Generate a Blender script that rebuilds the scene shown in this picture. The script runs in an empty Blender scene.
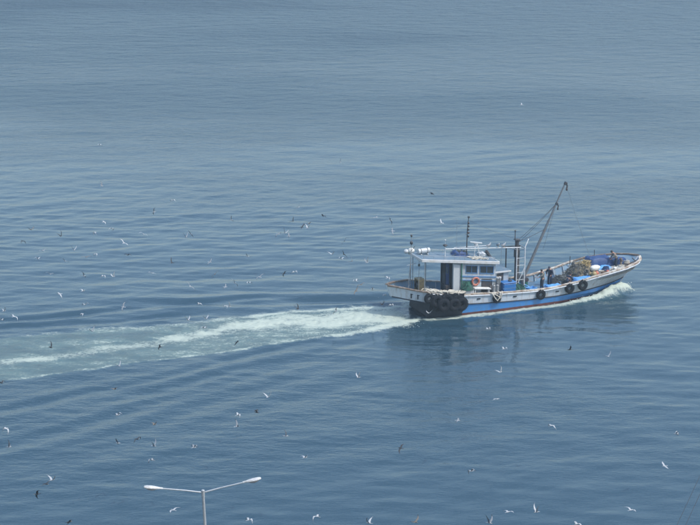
import bpy, math, random
import numpy as np
from mathutils import Matrix, Vector, noise as mnoise
R = math.radians
random.seed(7)
rng = np.random.default_rng(11)
SC = bpy.context.scene
COL = SC.collection

# ------------------------------------------------------------------ camera
CAM_H, PITCH, FPX = 41.0, R(15.6), 1750.0
cam = bpy.data.cameras.new("camera")
cam.lens = 90.0; cam.sensor_width = 36.0; cam.clip_start = 0.5; cam.clip_end = 20000
camo = bpy.data.objects.new("camera", cam); COL.objects.link(camo)
camo.location = (0, 0, CAM_H); camo.rotation_euler = (R(90) - PITCH, 0, 0)
SC.camera = camo

# ------------------------------------------------------------------ sky and sun
SUN_EL, SUN_AZ = R(55), R(-24)      # azimuth of the sun measured from +X
world = bpy.data.worlds.new("World"); SC.world = world; world.use_nodes = True
nt = world.node_tree
sky = nt.nodes.new("ShaderNodeTexSky"); sky.sky_type = 'NISHITA'; sky.sun_disc = False
sky.sun_elevation = SUN_EL; sky.sun_rotation = R(90) - SUN_AZ
sky.air_density = 1.5; sky.dust_density = 2.2; sky.ozone_density = 2.8; sky.altitude = 20
bg = nt.nodes["Background"]; bg.inputs[1].default_value = 0.15
nt.links.new(sky.outputs[0], bg.inputs[0])
sl = bpy.data.lights.new("sun", 'SUN'); sl.energy = 2.0; sl.angle = R(0.6); sl.color = (1, .95, .88)
so = bpy.data.objects.new("sun", sl); COL.objects.link(so)
sdir = Vector((math.cos(SUN_EL) * math.cos(SUN_AZ), math.cos(SUN_EL) * math.sin(SUN_AZ), math.sin(SUN_EL)))
so.rotation_euler = sdir.to_track_quat('Z', 'Y').to_euler(); so.location = (60, 60, 120)
SC.view_settings.view_transform = 'Standard'; SC.view_settings.look = 'None'
SC.view_settings.gamma = 1; SC.view_settings.use_curve_mapping = False
SC.view_settings.exposure = 0.72
SC.cycles.max_bounces = 6; SC.cycles.volume_bounces = 0

def ray(x, y):
    """direction seen in the photograph at pixel x, y (700 wide)"""
    a = (x - 350) / FPX; b = -(y - 262.5) / FPX
    return Vector((a, math.cos(PITCH) + b * math.sin(PITCH), -math.sin(PITCH) + b * math.cos(PITCH)))
def at(x, y, z=0.0):
    d = ray(x, y); t = (z - CAM_H) / d.z
    return Vector((d.x * t, d.y * t, z))

# ------------------------------------------------------------------ helpers
def tag(o, label=None, cat=None, group=None, kind=None):
    if label: o['label'] = label
    if cat: o['category'] = cat
    if group: o['group'] = group
    if kind: o['kind'] = kind
    return o

def mat(name, col, rough=.6, col2=None, amt=.5, scale=3.0, bump=0.0, bscale=20.0, metal=0.0, spec=.5, stretch=None, lo=.45, hi=.65):
    m = bpy.data.materials.new(name); m.use_nodes = True
    n = m.node_tree; p = n.nodes["Principled BSDF"]
    p.inputs["Roughness"].default_value = rough; p.inputs["Metallic"].default_value = metal
    p.inputs["Specular IOR Level"].default_value = spec
    tc = n.nodes.new("ShaderNodeTexCoord"); mp = n.nodes.new("ShaderNodeMapping")
    n.links.new(tc.outputs["Object"], mp.inputs[0])
    if stretch: mp.inputs["Scale"].default_value = stretch
    nz = n.nodes.new("ShaderNodeTexNoise"); nz.inputs["Scale"].default_value = scale; nz.inputs["Detail"].default_value = 6
    nz.inputs["Roughness"].default_value = .65
    n.links.new(mp.outputs[0], nz.inputs["Vector"])
    rp = n.nodes.new("ShaderNodeMapRange"); rp.inputs[1].default_value = lo; rp.inputs[2].default_value = hi
    rp.inputs[3].default_value = 0; rp.inputs[4].default_value = amt
    n.links.new(nz.outputs[0], rp.inputs[0])
    mx = n.nodes.new("ShaderNodeMix"); mx.data_type = 'RGBA'
    c2 = col2 if col2 else tuple(c * .55 for c in col)
    mx.inputs[6].default_value = (*col, 1); mx.inputs[7].default_value = (*c2, 1)
    n.links.new(rp.outputs[0], mx.inputs[0]); n.links.new(mx.outputs[2], p.inputs["Base Color"])
    if bump > 0:
        b = n.nodes.new("ShaderNodeBump"); b.inputs["Strength"].default_value = bump; b.inputs["Distance"].default_value = .05
        nb = n.nodes.new("ShaderNodeTexNoise"); nb.inputs["Scale"].default_value = bscale; nb.inputs["Detail"].default_value = 4
        n.links.new(mp.outputs[0], nb.inputs["Vector"]); n.links.new(nb.outputs[0], b.inputs["Height"])
        n.links.new(b.outputs[0], p.inputs["Normal"])
    return m

M = {}
def defmats():
    rust = (.16, .075, .035)
    M['white'] = mat('hull_white_paint', (.50, .55, .60), .45, (.27, .22, .17), .75, 1.7, .15, 12, stretch=(2.4, 2.4, .45), lo=.50, hi=.74)
    M['housewhite'] = mat('house_white_paint', (.39, .44, .48), .5, (.24, .22, .19), .7, 2.2, .1, stretch=(1.8, 1.8, .6), lo=.48, hi=.70)
    M['housegrey'] = mat('weathered_house_paint', (.36, .42, .46), .5, (.16, .19, .22), .6, 2.8, .1)
    M['blue'] = mat('hull_blue_paint', (.034, .19, .48), .42, (.07, .17, .32), .7, 1.5, .15, 12, stretch=(2.0, 2.0, .5))
    M['boot'] = mat('antifouling_brown', (.15, .042, .036), .6, (.06, .03, .03), .7, 3)
    M['shade_trim'] = mat('shade_and_trim_black', (.012, .019, .030), .6, (.030, .036, .042), .6, 2.5, .2, spec=.3)  # black for trim; on the aft hull it paints in shade
    M['rail'] = mat('rail_cream_rusty', (.56, .53, .46), .6, (.22, .13, .075), .85, 2.2, .3, 20, lo=.42, hi=.6)
    M['railbrown'] = mat('rail_brown_wood', (.14, .10, .07), .7, (.36, .33, .29), .6, 3.5, .3, 20, lo=.5, hi=.65)
    M['deck'] = mat('deck_worn_blue', (.07, .16, .26), .7, (.09, .09, .085), .8, 1.8, .3)
    M['foredeck'] = mat('foredeck_pale', (.42, .42, .38), .7, (.20, .15, .11), .8, 3.0, .3)
    M['roof'] = mat('roof_white_paint', (.56, .57, .57), .5, (.42, .39, .33), .6, 2.6, .1)
    M['roofblue'] = mat('roof_blue_grey_paint', (.10, .16, .22), .6, (.19, .22, .24), .6, 2.2, .1)
    M['innerblue'] = mat('inner_bulwark_blue_paint', (.15, .26, .37), .6, (.26, .25, .23), .7, 1.8, .1)
    M['green'] = mat('green_paint', (.03, .16, .12), .5, (.05, .07, .05), .6, 4)
    M['black'] = mat('black_rubber', (.006, .008, .012), .8, (.018, .021, .026), .6, 6, .4, 30, spec=.2)
    M['dark'] = mat('dark_metal', (.035, .042, .05), .5, (.10, .055, .035), .6, 5, .2)
    M['grey'] = mat('grey_galvanised', (.30, .33, .35), .45, (.17, .14, .11), .6, 5, .1, metal=.3)
    M['steel'] = mat('pale_steel', (.62, .64, .65), .4, (.34, .30, .25), .5, 5, .1)
    M['boom'] = mat('boom_paint', (.13, .145, .16), .5, (.15, .11, .08), .5, 3, .2)
    M['glass'] = mat('dark_window_glass', (.018, .026, .032), .08, (.03, .04, .05), .4, 3, spec=.6)
    M['trim'] = mat('blue_trim_paint', (.07, .19, .38), .5, (.12, .15, .19), .5, 4)
    M['ltblue'] = mat('light_blue_plastic', (.10, .34, .72), .45, (.17, .30, .48), .6, 3, .1)
    M['midblue'] = mat('blue_plastic', (.018, .14, .40), .4, (.04, .11, .22), .5, 3, .1)
    M['navy'] = mat('navy_tarpaulin', (.012, .045, .15), .6, (.03, .08, .19), .7, 2.4, .6, 5)
    M['tarp'] = mat('light_blue_tarpaulin', (.09, .30, .66), .55, (.14, .30, .52), .6, 2.4, .6, 6)
    M['net'] = mat('tan_net_twine', (.20, .175, .12), .9, (.075, .08, .085), .95, 1.6, 1.0, 30, lo=.44, hi=.56)
    M['netgrey'] = mat('grey_net_twine', (.11, .12, .12), .9, (.035, .06, .055), .9, 2.0, 1.0, 30)
    M['netgreen'] = mat('green_net_twine', (.02, .10, .07), .9, (.03, .05, .045), .9, 3, 1.0, 30)
    M['rope'] = mat('pale_rope', (.58, .55, .47), .85, (.32, .28, .22), .6, 9, .5, 60)
    M['orange'] = mat('orange_plastic', (.42, .12, .07), .5, (.34, .17, .12), .5, 6)
    M['yellow'] = mat('yellow_plastic', (.34, .26, .11), .5, (.22, .17, .09), .6, 5)
    M['ochre'] = mat('ochre_rusty_paint', (.26, .20, .09), .6, (.12, .08, .05), .8, 4, .3)
    M['sack'] = mat('white_sackcloth', (.66, .66, .62), .8, (.42, .40, .35), .5, 4, .6, 8)
    M['skin'] = mat('skin', (.42, .24, .17), .55, (.36, .20, .14), .4, 9)
    M['hair'] = mat('black_hair', (.012, .011, .011), .5, None, .4, 20)
    M['coat_grey'] = mat('grey_jacket_cloth', (.15, .15, .13), .85, (.09, .095, .09), .7, 5, .5, 14)
    M['coat_navy'] = mat('navy_oilskin', (.014, .022, .045), .55, (.03, .04, .065), .6, 5, .5, 10)
    M['trouser'] = mat('dark_trousers_cloth', (.018, .028, .045), .7, (.035, .045, .06), .6, 5, .4, 12)
    M['gullwhite'] = mat('gull_white_feathers', (.38, .40, .42), .75, (.28, .30, .32), .4, 20)
    M['gullgrey'] = mat('gull_grey_feathers', (.20, .22, .24), .75, (.12, .13, .15), .5, 18)
    M['gulldark'] = mat('gull_dark_feathers', (.026, .030, .036), .75, (.05, .05, .055), .5, 18)
    M['gullbrown'] = mat('gull_brown_feathers', (.17, .145, .12), .8, (.085, .075, .065), .7, 14)
    M['beak'] = mat('gull_yellow_beak', (.6, .4, .06), .4)
    M['lamp'] = mat('lamp_grey_aluminium', (.40, .43, .46), .42, (.26, .28, .30), .5, 6, .1, metal=.2)
    M['lampwhite'] = mat('lamp_white_housing', (.52, .53, .54), .4, (.30, .30, .28), .7, 9)
    M['lens'] = mat('lamp_clouded_lens', (.34, .34, .36), .25, (.26, .25, .25), .5, 8)
    M['pale'] = mat('fibreglass_white', (.44, .47, .49), .4, (.58, .58, .54), .4, 5)
    M['earth'] = mat('hillside_grass', (.07, .085, .035), .95, (.11, .09, .06), .8, .4, .6, 3)
    M['asphalt'] = mat('quay_asphalt', (.06, .06, .06), .9, (.085, .083, .08), .7, .8, .3, 20)
    M['concrete'] = mat('quay_concrete', (.32, .31, .29), .85, (.20, .19, .17), .7, 1.2, .3, 12)
defmats()

class MB:
    def __init__(s): s.v = []; s.f = []; s.m = []; s.mats = []
    def mi(s, m):
        m = M[m]
        if m not in s.mats: s.mats.append(m)
        return s.mats.index(m)
    def add(s, vs, fs, m):
        b = len(s.v); k = s.mi(m); s.v += [tuple(v) for v in vs]
        for f in fs: s.f.append(tuple(b + i for i in f)); s.m.append(k)
        return s
    def box(s, c, d, m, rot=None, bev=0.0):
        hx, hy, hz = d[0] / 2, d[1] / 2, d[2] / 2
        if bev <= 0:
            vs = [Vector((x, y, z)) for x in (-hx, hx) for y in (-hy, hy) for z in (-hz, hz)]
            fs = [(0, 1, 3, 2), (4, 6, 7, 5), (0, 4, 5, 1), (2, 3, 7, 6), (0, 2, 6, 4), (1, 5, 7, 3)]
        else:
            b = min(bev, hx * .9, hy * .9, hz * .9)
            ring = [(-hx + b, -hy), (hx - b, -hy), (hx, -hy + b), (hx, hy - b), (hx - b, hy), (-hx + b, hy), (-hx, hy - b), (-hx, -hy + b)]
            vs = []
            for z, q in ((-hz, b), (-hz + b, 0), (hz - b, 0), (hz, b)):
                for x, y in ring:
                    vs.append(Vector((x * (1 - q / hx), y * (1 - q / hy), z)))
            fs = [tuple(range(7, -1, -1)), tuple(range(24, 32))]
            for r in range(3):
                for i in range(8):
                    j = (i + 1) % 8; fs.append((r * 8 + i, r * 8 + j, r * 8 + 8 + j, r * 8 + 8 + i))
        if rot is not None: vs = [rot @ v for v in vs]
        c = Vector(c); return s.add([v + c for v in vs], fs, m)
    def tube(s, pts, r, m, n=8, r1=None, closed=False):
        pts = [Vector(p) for p in pts]; N = len(pts)
        if r1 is None: r1 = r
        vs = []; prev = None
        for i, p in enumerate(pts):
            a = pts[(i - 1) % N] if (i > 0 or closed) else p
            b = pts[(i + 1) % N] if (i < N - 1 or closed) else p
            t = (b - a)
            t = t.normalized() if t.length > 1e-9 else Vector((0, 0, 1))
            if prev is None:
                u = t.orthogonal().normalized()
            else:
                u = prev - t * prev.dot(t)
                u = u.normalized() if u.length > 1e-6 else t.orthogonal().normalized()
            prev = u; w = t.cross(u)
            rr = r + (r1 - r) * i / max(1, N - 1)
            for k in range(n):
                q = 2 * math.pi * k / n
                vs.append(p + (u * math.cos(q) + w * math.sin(q)) * rr)
        fs = []
        for i in range(N if closed else N - 1):
            j = (i + 1) % N
            for k in range(n):
                l = (k + 1) % n; fs.append((i * n + k, i * n + l, j * n + l, j * n + k))
        if not closed:
            fs.append(tuple(range(n - 1, -1, -1))); fs.append(tuple((N - 1) * n + k for k in range(n)))
        return s.add(vs, fs, m)
    def sph(s, c, r, m, nu=12, nv=8, jit=0.0, rot=None, squash=None):
        if not hasattr(r, '__len__'): r = (r, r, r)
        c = Vector(c); vs = [Vector((0, 0, r[2]))]
        for i in range(1, nv):
            th = math.pi * i / nv
            for k in range(nu):
                ph = 2 * math.pi * k / nu
                q = 1 + (random.uniform(-jit, jit) if jit else 0)
                vs.append(Vector((r[0] * math.sin(th) * math.cos(ph), r[1] * math.sin(th) * math.sin(ph), r[2] * math.cos(th))) * q)
        vs.append(Vector((0, 0, -r[2])))
        fs = [(0, 1 + k, 1 + (k + 1) % nu) for k in range(nu)]
        for i in range(nv - 2):
            for k in range(nu):
                a = 1 + i * nu; l = (k + 1) % nu; fs.append((a + k, a + nu + k, a + nu + l, a + l))
        L = len(vs) - 1; a = 1 + (nv - 2) * nu
        fs += [(L, a + (k + 1) % nu, a + k) for k in range(nu)]
        if rot is not None: vs = [rot @ v for v in vs]
        return s.add([v + c for v in vs], fs, m)
    def torus(s, c, Rr, r, m, axis=(0, 1, 0), n=22, k=9, sq=1.0):
        ax = Vector(axis).normalized(); u = ax.orthogonal().normalized(); w = ax.cross(u); c = Vector(c)
        vs = []
        for i in range(n):
            a = 2 * math.pi * i / n; d = u * math.cos(a) + w * math.sin(a)
            for j in range(k):
                b = 2 * math.pi * j / k
                vs.append(c + d * (Rr + r * math.cos(b)) + ax * (r * sq * math.sin(b)))
        fs = []
        for i in range(n):
            for j in range(k):
                I = (i + 1) % n; J = (j + 1) % k; fs.append((i * k + j, I * k + j, I * k + J, i * k + J))
        return s.add(vs, fs, m)
    def grid(s, rows, m, closed=False, flip=False):
        nr = len(rows); nc = len(rows[0]); vs = [v for r in rows for v in r]; fs = []
        for i in range(nr - 1):
            for j in range(nc if closed else nc - 1):
                l = (j + 1) % nc; q = (i * nc + j, i * nc + l, (i + 1) * nc + l, (i + 1) * nc + j)
                fs.append(q[::-1] if flip else q)
        return s.add(vs, fs, m)
    def build(s, name, parent=None, smooth=True, fn=None, mw=None, angle=40, kind=None):
        me = bpy.data.meshes.new(name)
        vs = [fn(Vector(v)) for v in s.v] if fn else s.v
        me.from_pydata([tuple(v) for v in vs], [], s.f)
        for m in s.mats: me.materials.append(m)
        me.polygons.foreach_set("material_index", s.m)
        if smooth:
            me.polygons.foreach_set("use_smooth", [True] * len(me.polygons))
            me.set_sharp_from_angle(angle=R(angle))
        me.update()
        o = bpy.data.objects.new(name, me); COL.objects.link(o)
        if parent: o.parent = parent
        if mw is not None: o.matrix_world = mw
        if kind: o['kind'] = kind
        return o

def empty(name, mw, label, cat, group=None):
    o = bpy.data.objects.new(name, None); COL.objects.link(o); o.empty_display_size = .2
    o.matrix_world = mw; tag(o, label, cat, group); return o

# ------------------------------------------------------------------ frames
ORG = at(415, 312); HEAD = R(22)
BOAT = Matrix.Translation(ORG) @ Matrix.Rotation(HEAD, 4, 'Z')
def T(x, y, z, rz=0.0, rx=0.0, ry=0.0):
    return BOAT @ Matrix.Translation((x, y, z)) @ Matrix.Rotation(rz, 4, 'Z') @ Matrix.Rotation(ry, 4, 'Y') @ Matrix.Rotation(rx, 4, 'X')

def smooth(a, b, x):
    t = np.clip((x - a) / (b - a), 0, 1); return t * t * (3 - 2 * t)

# ------------------------------------------------------------------ water
def water_material():
    m = bpy.data.materials.new("sea_water"); m.use_nodes = True; n = m.node_tree; L = n.links
    p = n.nodes["Principled BSDF"]; out = n.nodes["Material Output"]
    p.inputs["IOR"].default_value = 1.5; p.inputs["Roughness"].default_value = .09
    def N(t, **k):
        o = n.nodes.new(t)
        for a, b in k.items(): setattr(o, a, b)
        return o
    tc = N("ShaderNodeTexCoord")
    def nz(scale, detail=4, rough=.55, vec=None, sc=None, rot=0.0):
        mp = N("ShaderNodeMapping"); L.new((vec or tc.outputs["Object"]), mp.inputs[0])
        if sc: mp.inputs["Scale"].default_value = sc
        mp.inputs["Rotation"].default_value = (0, 0, rot)
        o = N("ShaderNodeTexNoise"); o.inputs["Scale"].default_value = scale; o.inputs["Detail"].default_value = detail
        o.inputs["Roughness"].default_value = rough; L.new(mp.outputs[0], o.inputs["Vector"]); return o.outputs[0]
    def math_(op, a, b=None, c=None, clamp=False):
        o = N("ShaderNodeMath", operation=op); o.use_clamp = clamp
        for i, v in enumerate((a, b, c)):
            if v is None: continue
            if isinstance(v, (int, float)): o.inputs[i].default_value = v
            else: L.new(v, o.inputs[i])
        return o.outputs[0]
    def mr(v, a, b, c, d):
        o = N("ShaderNodeMapRange", interpolation_type='SMOOTHSTEP'); L.new(v, o.inputs[0])
        for i, q in enumerate((a, b, c, d)): o.inputs[i + 1].default_value = q
        return o.outputs[0]
    fa = N("ShaderNodeAttribute", attribute_name="foam").outputs["Fac"]
    aa = N("ShaderNodeAttribute", attribute_name="aerated").outputs["Fac"]
    # wind patches: rougher, darker areas drift over calm ones
    patch = nz(.016, 3, .5, sc=(.55, 1.6, 1), rot=R(-9))
    sep = N("ShaderNodeSeparateXYZ"); L.new(tc.outputs["Object"], sep.inputs[0])
    calm = math_('ADD', math_('MULTIPLY', mr(patch, .40, .62, .40, 1.1), mr(sep.outputs[1], 140, 210, .62, 1)), mr(sep.outputs[1], 180, 330, 0, 1.3))
    # ripple relief
    rip = math_('ADD', math_('MULTIPLY', nz(1.35, 4, .62, sc=(.55, 1.1, 1), rot=.06), 1.15),
                math_('MULTIPLY', nz(3.6, 3, .6, sc=(.6, 1.1, 1), rot=-.08), .36))
    rip = math_('ADD', rip, math_('MULTIPLY', math_('MULTIPLY', nz(.42, 4, .62, sc=(.5, 1.1, 1), rot=.1), mr(sep.outputs[1], 130, 330, .5, 8.5)), 1.0))
    b = N("ShaderNodeBump"); b.inputs["Distance"].default_value = .10
    L.new(calm, b.inputs["Strength"]); L.new(rip, b.inputs["Height"])
    # foam mask
    f1 = nz(1.1, 9, .78, sc=(.7, 1.0, 1), rot=-HEAD)
    f2 = nz(4.6, 6, .75, sc=(.8, 1.0, 1), rot=-HEAD)
    br = math_('ADD', math_('MULTIPLY', f1, .55), math_('MULTIPLY', f2, .45))
    f3 = nz(.55, 5, .6, sc=(.5, 1.3, 1), rot=-HEAD)
    nn = math_('ADD', math_('MULTIPLY', math_('SUBTRACT', br, .5), 2.7), math_('MULTIPLY', math_('SUBTRACT', f3, .5), 1.3))
    fmask = mr(math_('ADD', math_('MULTIPLY', fa, 1.05), nn), .27, 1.02, 0, 1)
    fmask = math_('MULTIPLY', fmask, mr(fa, .02, .2, 0, .93))
    aer = math_('MULTIPLY', aa, mr(f3, .3, .68, .35, 1.05))
    mx = N("ShaderNodeMix", data_type='RGBA'); L.new(aer, mx.inputs[0])
    mx.inputs[6].default_value = (.019, .050, .074, 1); mx.inputs[7].default_value = (.085, .155, .160, 1)
    mx2 = N("ShaderNodeMix", data_type='RGBA'); L.new(fmask, mx2.inputs[0])
    L.new(mx.outputs[2], mx2.inputs[6]); mx2.inputs[7].default_value = (.45, .51, .44, 1)
    L.new(mx2.outputs[2], p.inputs["Base Color"])
    ro = math_('ADD', math_('MULTIPLY', fmask, .6), math_('ADD', mr(sep.outputs[1], 150, 330, .03, .34), math_('MULTIPLY', mr(patch, .42, .62, 0, .16), mr(sep.outputs[1], 150, 230, .1, 1))), clamp=True); L.new(ro, p.inputs["Roughness"])
    b2 = N("ShaderNodeBump"); b2.inputs["Distance"].default_value = .16; L.new(b.outputs[0], b2.inputs["Normal"])
    L.new(math_('MULTIPLY', mr(aa, 0, 1, 0, 1), .9), b2.inputs["Strength"]); L.new(br, b2.inputs["Height"])
    L.new(b2.outputs[0], p.inputs["Normal"])
    return m

def spread(a0, parts):
    xs = [a0]
    for end, step in parts:
        k = max(1, round((end - xs[-1]) / step)); xs += list(np.linspace(xs[-1], end, k + 1)[1:])
    return np.array(xs)

def make_water():
    def geo(a, b, k): return list(np.geomspace(a, b, k))
    xs = np.concatenate([-np.array(geo(120, 6000, 16))[::-1], spread(-110, [(-46, .5), (-22, .26), (34, .15), (60, .26), (110, .6)]), np.array(geo(120, 6000, 16))])
    ys = np.concatenate([[-400, -200, -60, 0, 40, 60, 70], spread(80, [(112, .25), (165, .17), (215, .35), (350, .7)]), np.array(geo(357, 9000, 24))])
    X, Y = np.meshgrid(xs, ys)
    H = np.zeros_like(X)
    # fade of short waves where the sheet is coarse
    near = smooth(420, 330, Y) * smooth(108, 80, np.abs(X)) * smooth(60, 82, Y)
    fine = smooth(200, 165, Y) * near
    for i in range(46):
        lam = 1.3 * (16 / 1.3) ** (i / 45); k = 2 * math.pi / lam
        th = R(90) + rng.normal(0, .62 if lam > 3 else .95)
        sl = .0036 if lam > 5 else .0160
        a = sl / k
        w = near if lam > 3.2 else fine * (.62 + .38 * smooth(135, 175, Y))
        mod = .6 + .4 * np.sin(.031 * X * (1 + .1 * i) + .043 * Y + i * 1.7)
        H += w * mod * a * np.sin(k * (math.cos(th) * X + math.sin(th) * Y) + rng.uniform(0, 6.28))
    for i in range(18):
        lam = .85 * (2.1 / .85) ** (i / 17); k = 2 * math.pi / lam; th = R(90) + rng.normal(0, .30)
        mod = .55 + .45 * np.sin(.11 * X * (1 + .13 * i) + .16 * Y + i * 2.1)
        H += fine * mod * (.0155 / k) * np.sin(k * (math.cos(th) * X + math.sin(th) * Y) + rng.uniform(0, 6.28))
    # boat frame: s metres aft of the stern along the wake, w metres to port
    dx = X - ORG.x; dy = Y - ORG.y
    f = dx * math.cos(HEAD) + dy * math.sin(HEAD); w = -dx * math.sin(HEAD) + dy * math.cos(HEAD)
    s = -f
    wob = .35 * np.sin(s * .55 + 1) + .25 * np.sin(s * 1.27 + 2.2) + .18 * np.sin(s * 2.3)
    I = np.interp
    up = I(s, [-2, 0, 2, 8, 13, 20, 32, 60], [1.7, 1.8, 2.3, 4.1, 4.0, 4.7, 6.2, 8.5]) + wob * .5
    lo = I(s, [-2, 0, 1, 4.4, 9.5, 15, 23, 34, 60], [-1.9, -2.0, -2.45, -3.2, -3.75, -4.1, -4.2, -4.5, -5.2]) + wob * .28
    behind = smooth(.2, 1.8, s)
    inside = smooth(0, .9, up - w) * smooth(0, .5, w - lo)
    aer = inside * behind * I(s, [0, 3, 20, 60, 120], [.7, 1, .85, .6, .3])
    cen = I(s, [0, 2, 6, 10, 14, 18, 22, 29, 33, 60], [.2, -.3, .3, 1.3, 1.5, .7, .0, -.3, .1, .4]) + wob * .35
    hw = I(s, [0, 1, 3, 8, 13, 18, 23, 33, 60], [.6, 1.9, 2.9, 2.7, 2.0, 1.4, 1.2, 1.1, .8])
    am = I(s, [0, .6, 1.6, 6, 14, 22, 33, 60], [.1, .5, 1.0, 1.02, .88, .68, .60, .4])
    foam = am * np.exp(-((w - cen) / hw) ** 2)
    # starboard edge: thick near the stern then a thin line
    ehw = I(s, [0, 1, 4, 8, 12, 33], [.4, .8, .85, .5, .34, .32])
    ea = I(s, [-1, 0, 1, 5, 9, 20, 33, 60], [.3, 1.0, 1.1, .92, .66, .52, .44, .2])
    foam = np.maximum(foam, ea * np.exp(-((w - lo - .45) / ehw) ** 2) * smooth(-.2, .3, s))
    # port edge
    ua = I(s, [-1.5, -.5, 1, 6, 14, 22, 40], [.3, 1.0, .95, .88, .66, .42, .2])
    uh = I(s, [0, 5, 14, 30], [.28, .5, .6, .8])
    foam = np.maximum(foam, ua * np.exp(-((w - up + .45) / uh) ** 2) * smooth(-1.6, -.8, s))
    # thin froth scattered over the whole aerated strip
    foam = np.maximum(foam, .46 * aer * smooth(0, 8, s) * I(s, [0, 14, 40], [1.1, .9, .6]))
    # white water along the hull and the bow wave
    hull = I(f, [-.3, .1, 3.4, 6.5, 9.2, 11.9, 14.8, 16.5, 17.6, 18.1], [1.5, 1.75, 1.9, 1.95, 1.9, 1.75, 1.2, .65, .15, 0.0])
    d = np.abs(w) - hull
    bw = I(f, [0, 3, 9, 12, 14, 16, 17.5, 18.6, 19.3], [.65, .65, .6, .6, .62, .72, .75, .62, .3])
    off = I(f, [0, 9, 12, 14, 16, 17.3, 18.3, 19], [.3, .4, .62, .95, 1.15, 1.15, 1.05, 1.1])
    ba = I(f, [-.6, .2, 3, 12, 15, 18, 18.9, 19.4], [.8, 1.0, 1.05, 1.1, 1.25, 1.3, 1.15, 0])
    band = np.exp(-(np.clip(np.abs(d - off), 0, 9) / bw) ** 2)
    side = band * ba * smooth(-.8, .0, f) * smooth(19.5, 18.7, f) * (d > -.6)
    foam = np.maximum(foam, side)
    aer = np.maximum(aer, np.clip(side * 1.1, 0, 1) * .8)
    lump = .6 + .4 * np.sin(f * 2.1 + w * 1.7) * np.sin(f * .9 - w * 3.1) + .35 * np.sin(f * 5.3 + w * 4.1)
    H += side * smooth(10, 16.5, f) * smooth(19.5, 18.2, f) * (.20 + .26 * smooth(14.5, 17.3, f) + .12 * lump)
    H -= .20 * np.exp(-(np.clip(d, 0, 99) / .9) ** 2) * smooth(-1, 2, f) * smooth(17.4, 14.5, f)
    H += side * .08 * smooth(-.5, 1, f)
    H += np.clip(foam, 0, 1) * .06 * lump * behind
    gr = rng.normal(0, 1, H.shape); gr = (gr + np.roll(gr, 1, 0) + np.roll(gr, 1, 1) + np.roll(np.roll(gr, 1, 0), 1, 1)) / 2
    H += np.clip(foam, 0, 1) ** 2 * .030 * gr * (Y < 200)
    # wake trough just behind the transom and divergent waves
    H -= .12 * np.exp(-((s - 1.2) / 1.5) ** 2 - (w / 1.6) ** 2)
    def packet(lx0, lw0, lx1, lw1, lam, amp, width, ph=0.0, s0=-2, s1=200, skew=1.0):
        ax, aw = lx1 - lx0, lw1 - lw0; ln = math.hypot(ax, aw); ax /= ln; aw /= ln
        dist = (s - lx0) * (-aw) + (w - lw0) * ax
        dist = dist + .35 * np.sin(s * .21 + ph) + .15 * np.sin(s * .6 + ph * 2)
        env = np.exp(-(dist / width) ** 2) * smooth(s0, s0 + 5, s) * smooth(s1, s1 - 12, s)
        var = .72 + .28 * np.sin(s * .33 + ph * 3)
        return amp * env * var * np.cos(2 * math.pi * dist / lam)
    H += near * packet(0, 4.4, 30, 12.6, 3.4, -.20, 1.8, .4, -4, 26)
    H += near * packet(12, 8.2, 40, 11.2, 2.6, -.15, 1.2, 1.9, 6, 60)
    H += near * packet(18, 6.2, 44, 9.6, 2.6, -.12, 1.0, 2.9, 14, 80)
    H += near * packet(-8, 9.8, 30, 20.5, 4.5, -.05, 3.0, .9, -10, 90)
    out = smooth(lo + .3, lo - .8, w)
    for (w0, w1, lam, amp, wd, ph, a, b_) in ((-3.0, -13.5, 3.1, .075, 1.6, 0.3, 5, 60), (-4.2, -15.6, 4.2, .11, 2.2, 1.3, 7, 80), (-6.5, -18.5, 4.6, .095, 2.5, 2.1, 7, 90),
                                            (-1.0, -10.2, 2.7, .09, 1.3, 3.3, 10, 90), (-9.5, -21, 4.8, .05, 3.0, 4.0, 6, 90)):
        H += near * out * packet(0, w0, 34, w1, lam, -amp, wd, ph, a, b_)
    ny, nx = X.shape; nv = nx * ny
    me = bpy.data.meshes.new("water")
    me.vertices.add(nv)
    co = np.empty((nv, 3), np.float32); co[:, 0] = X.ravel(); co[:, 1] = Y.ravel(); co[:, 2] = H.ravel()
    me.vertices.foreach_set("co", co.ravel())
    idx = np.arange(nv).reshape(ny, nx)
    q = np.stack([idx[:-1, :-1], idx[:-1, 1:], idx[1:, 1:], idx[1:, :-1]], -1).reshape(-1, 4)
    nf = len(q)
    me.loops.add(nf * 4); me.loops.foreach_set("vertex_index", q.astype(np.int32).ravel())
    me.polygons.add(nf); me.polygons.foreach_set("loop_start", np.arange(0, nf * 4, 4, dtype=np.int32))
    me.polygons.foreach_set("use_smooth", np.ones(nf, bool))
    me.update(calc_edges=True)
    for nm, arr in (("foam", foam), ("aerated", aer)):
        a = me.attributes.new(nm, 'FLOAT', 'POINT'); a.data.foreach_set("value", np.clip(arr, 0, 1.3).astype(np.float32).ravel())
    me.materials.append(water_material())
    o = bpy.data.objects.new("water", me); COL.objects.link(o); o['kind'] = 'structure'
    print("water quads", nf)
make_water()

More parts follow.
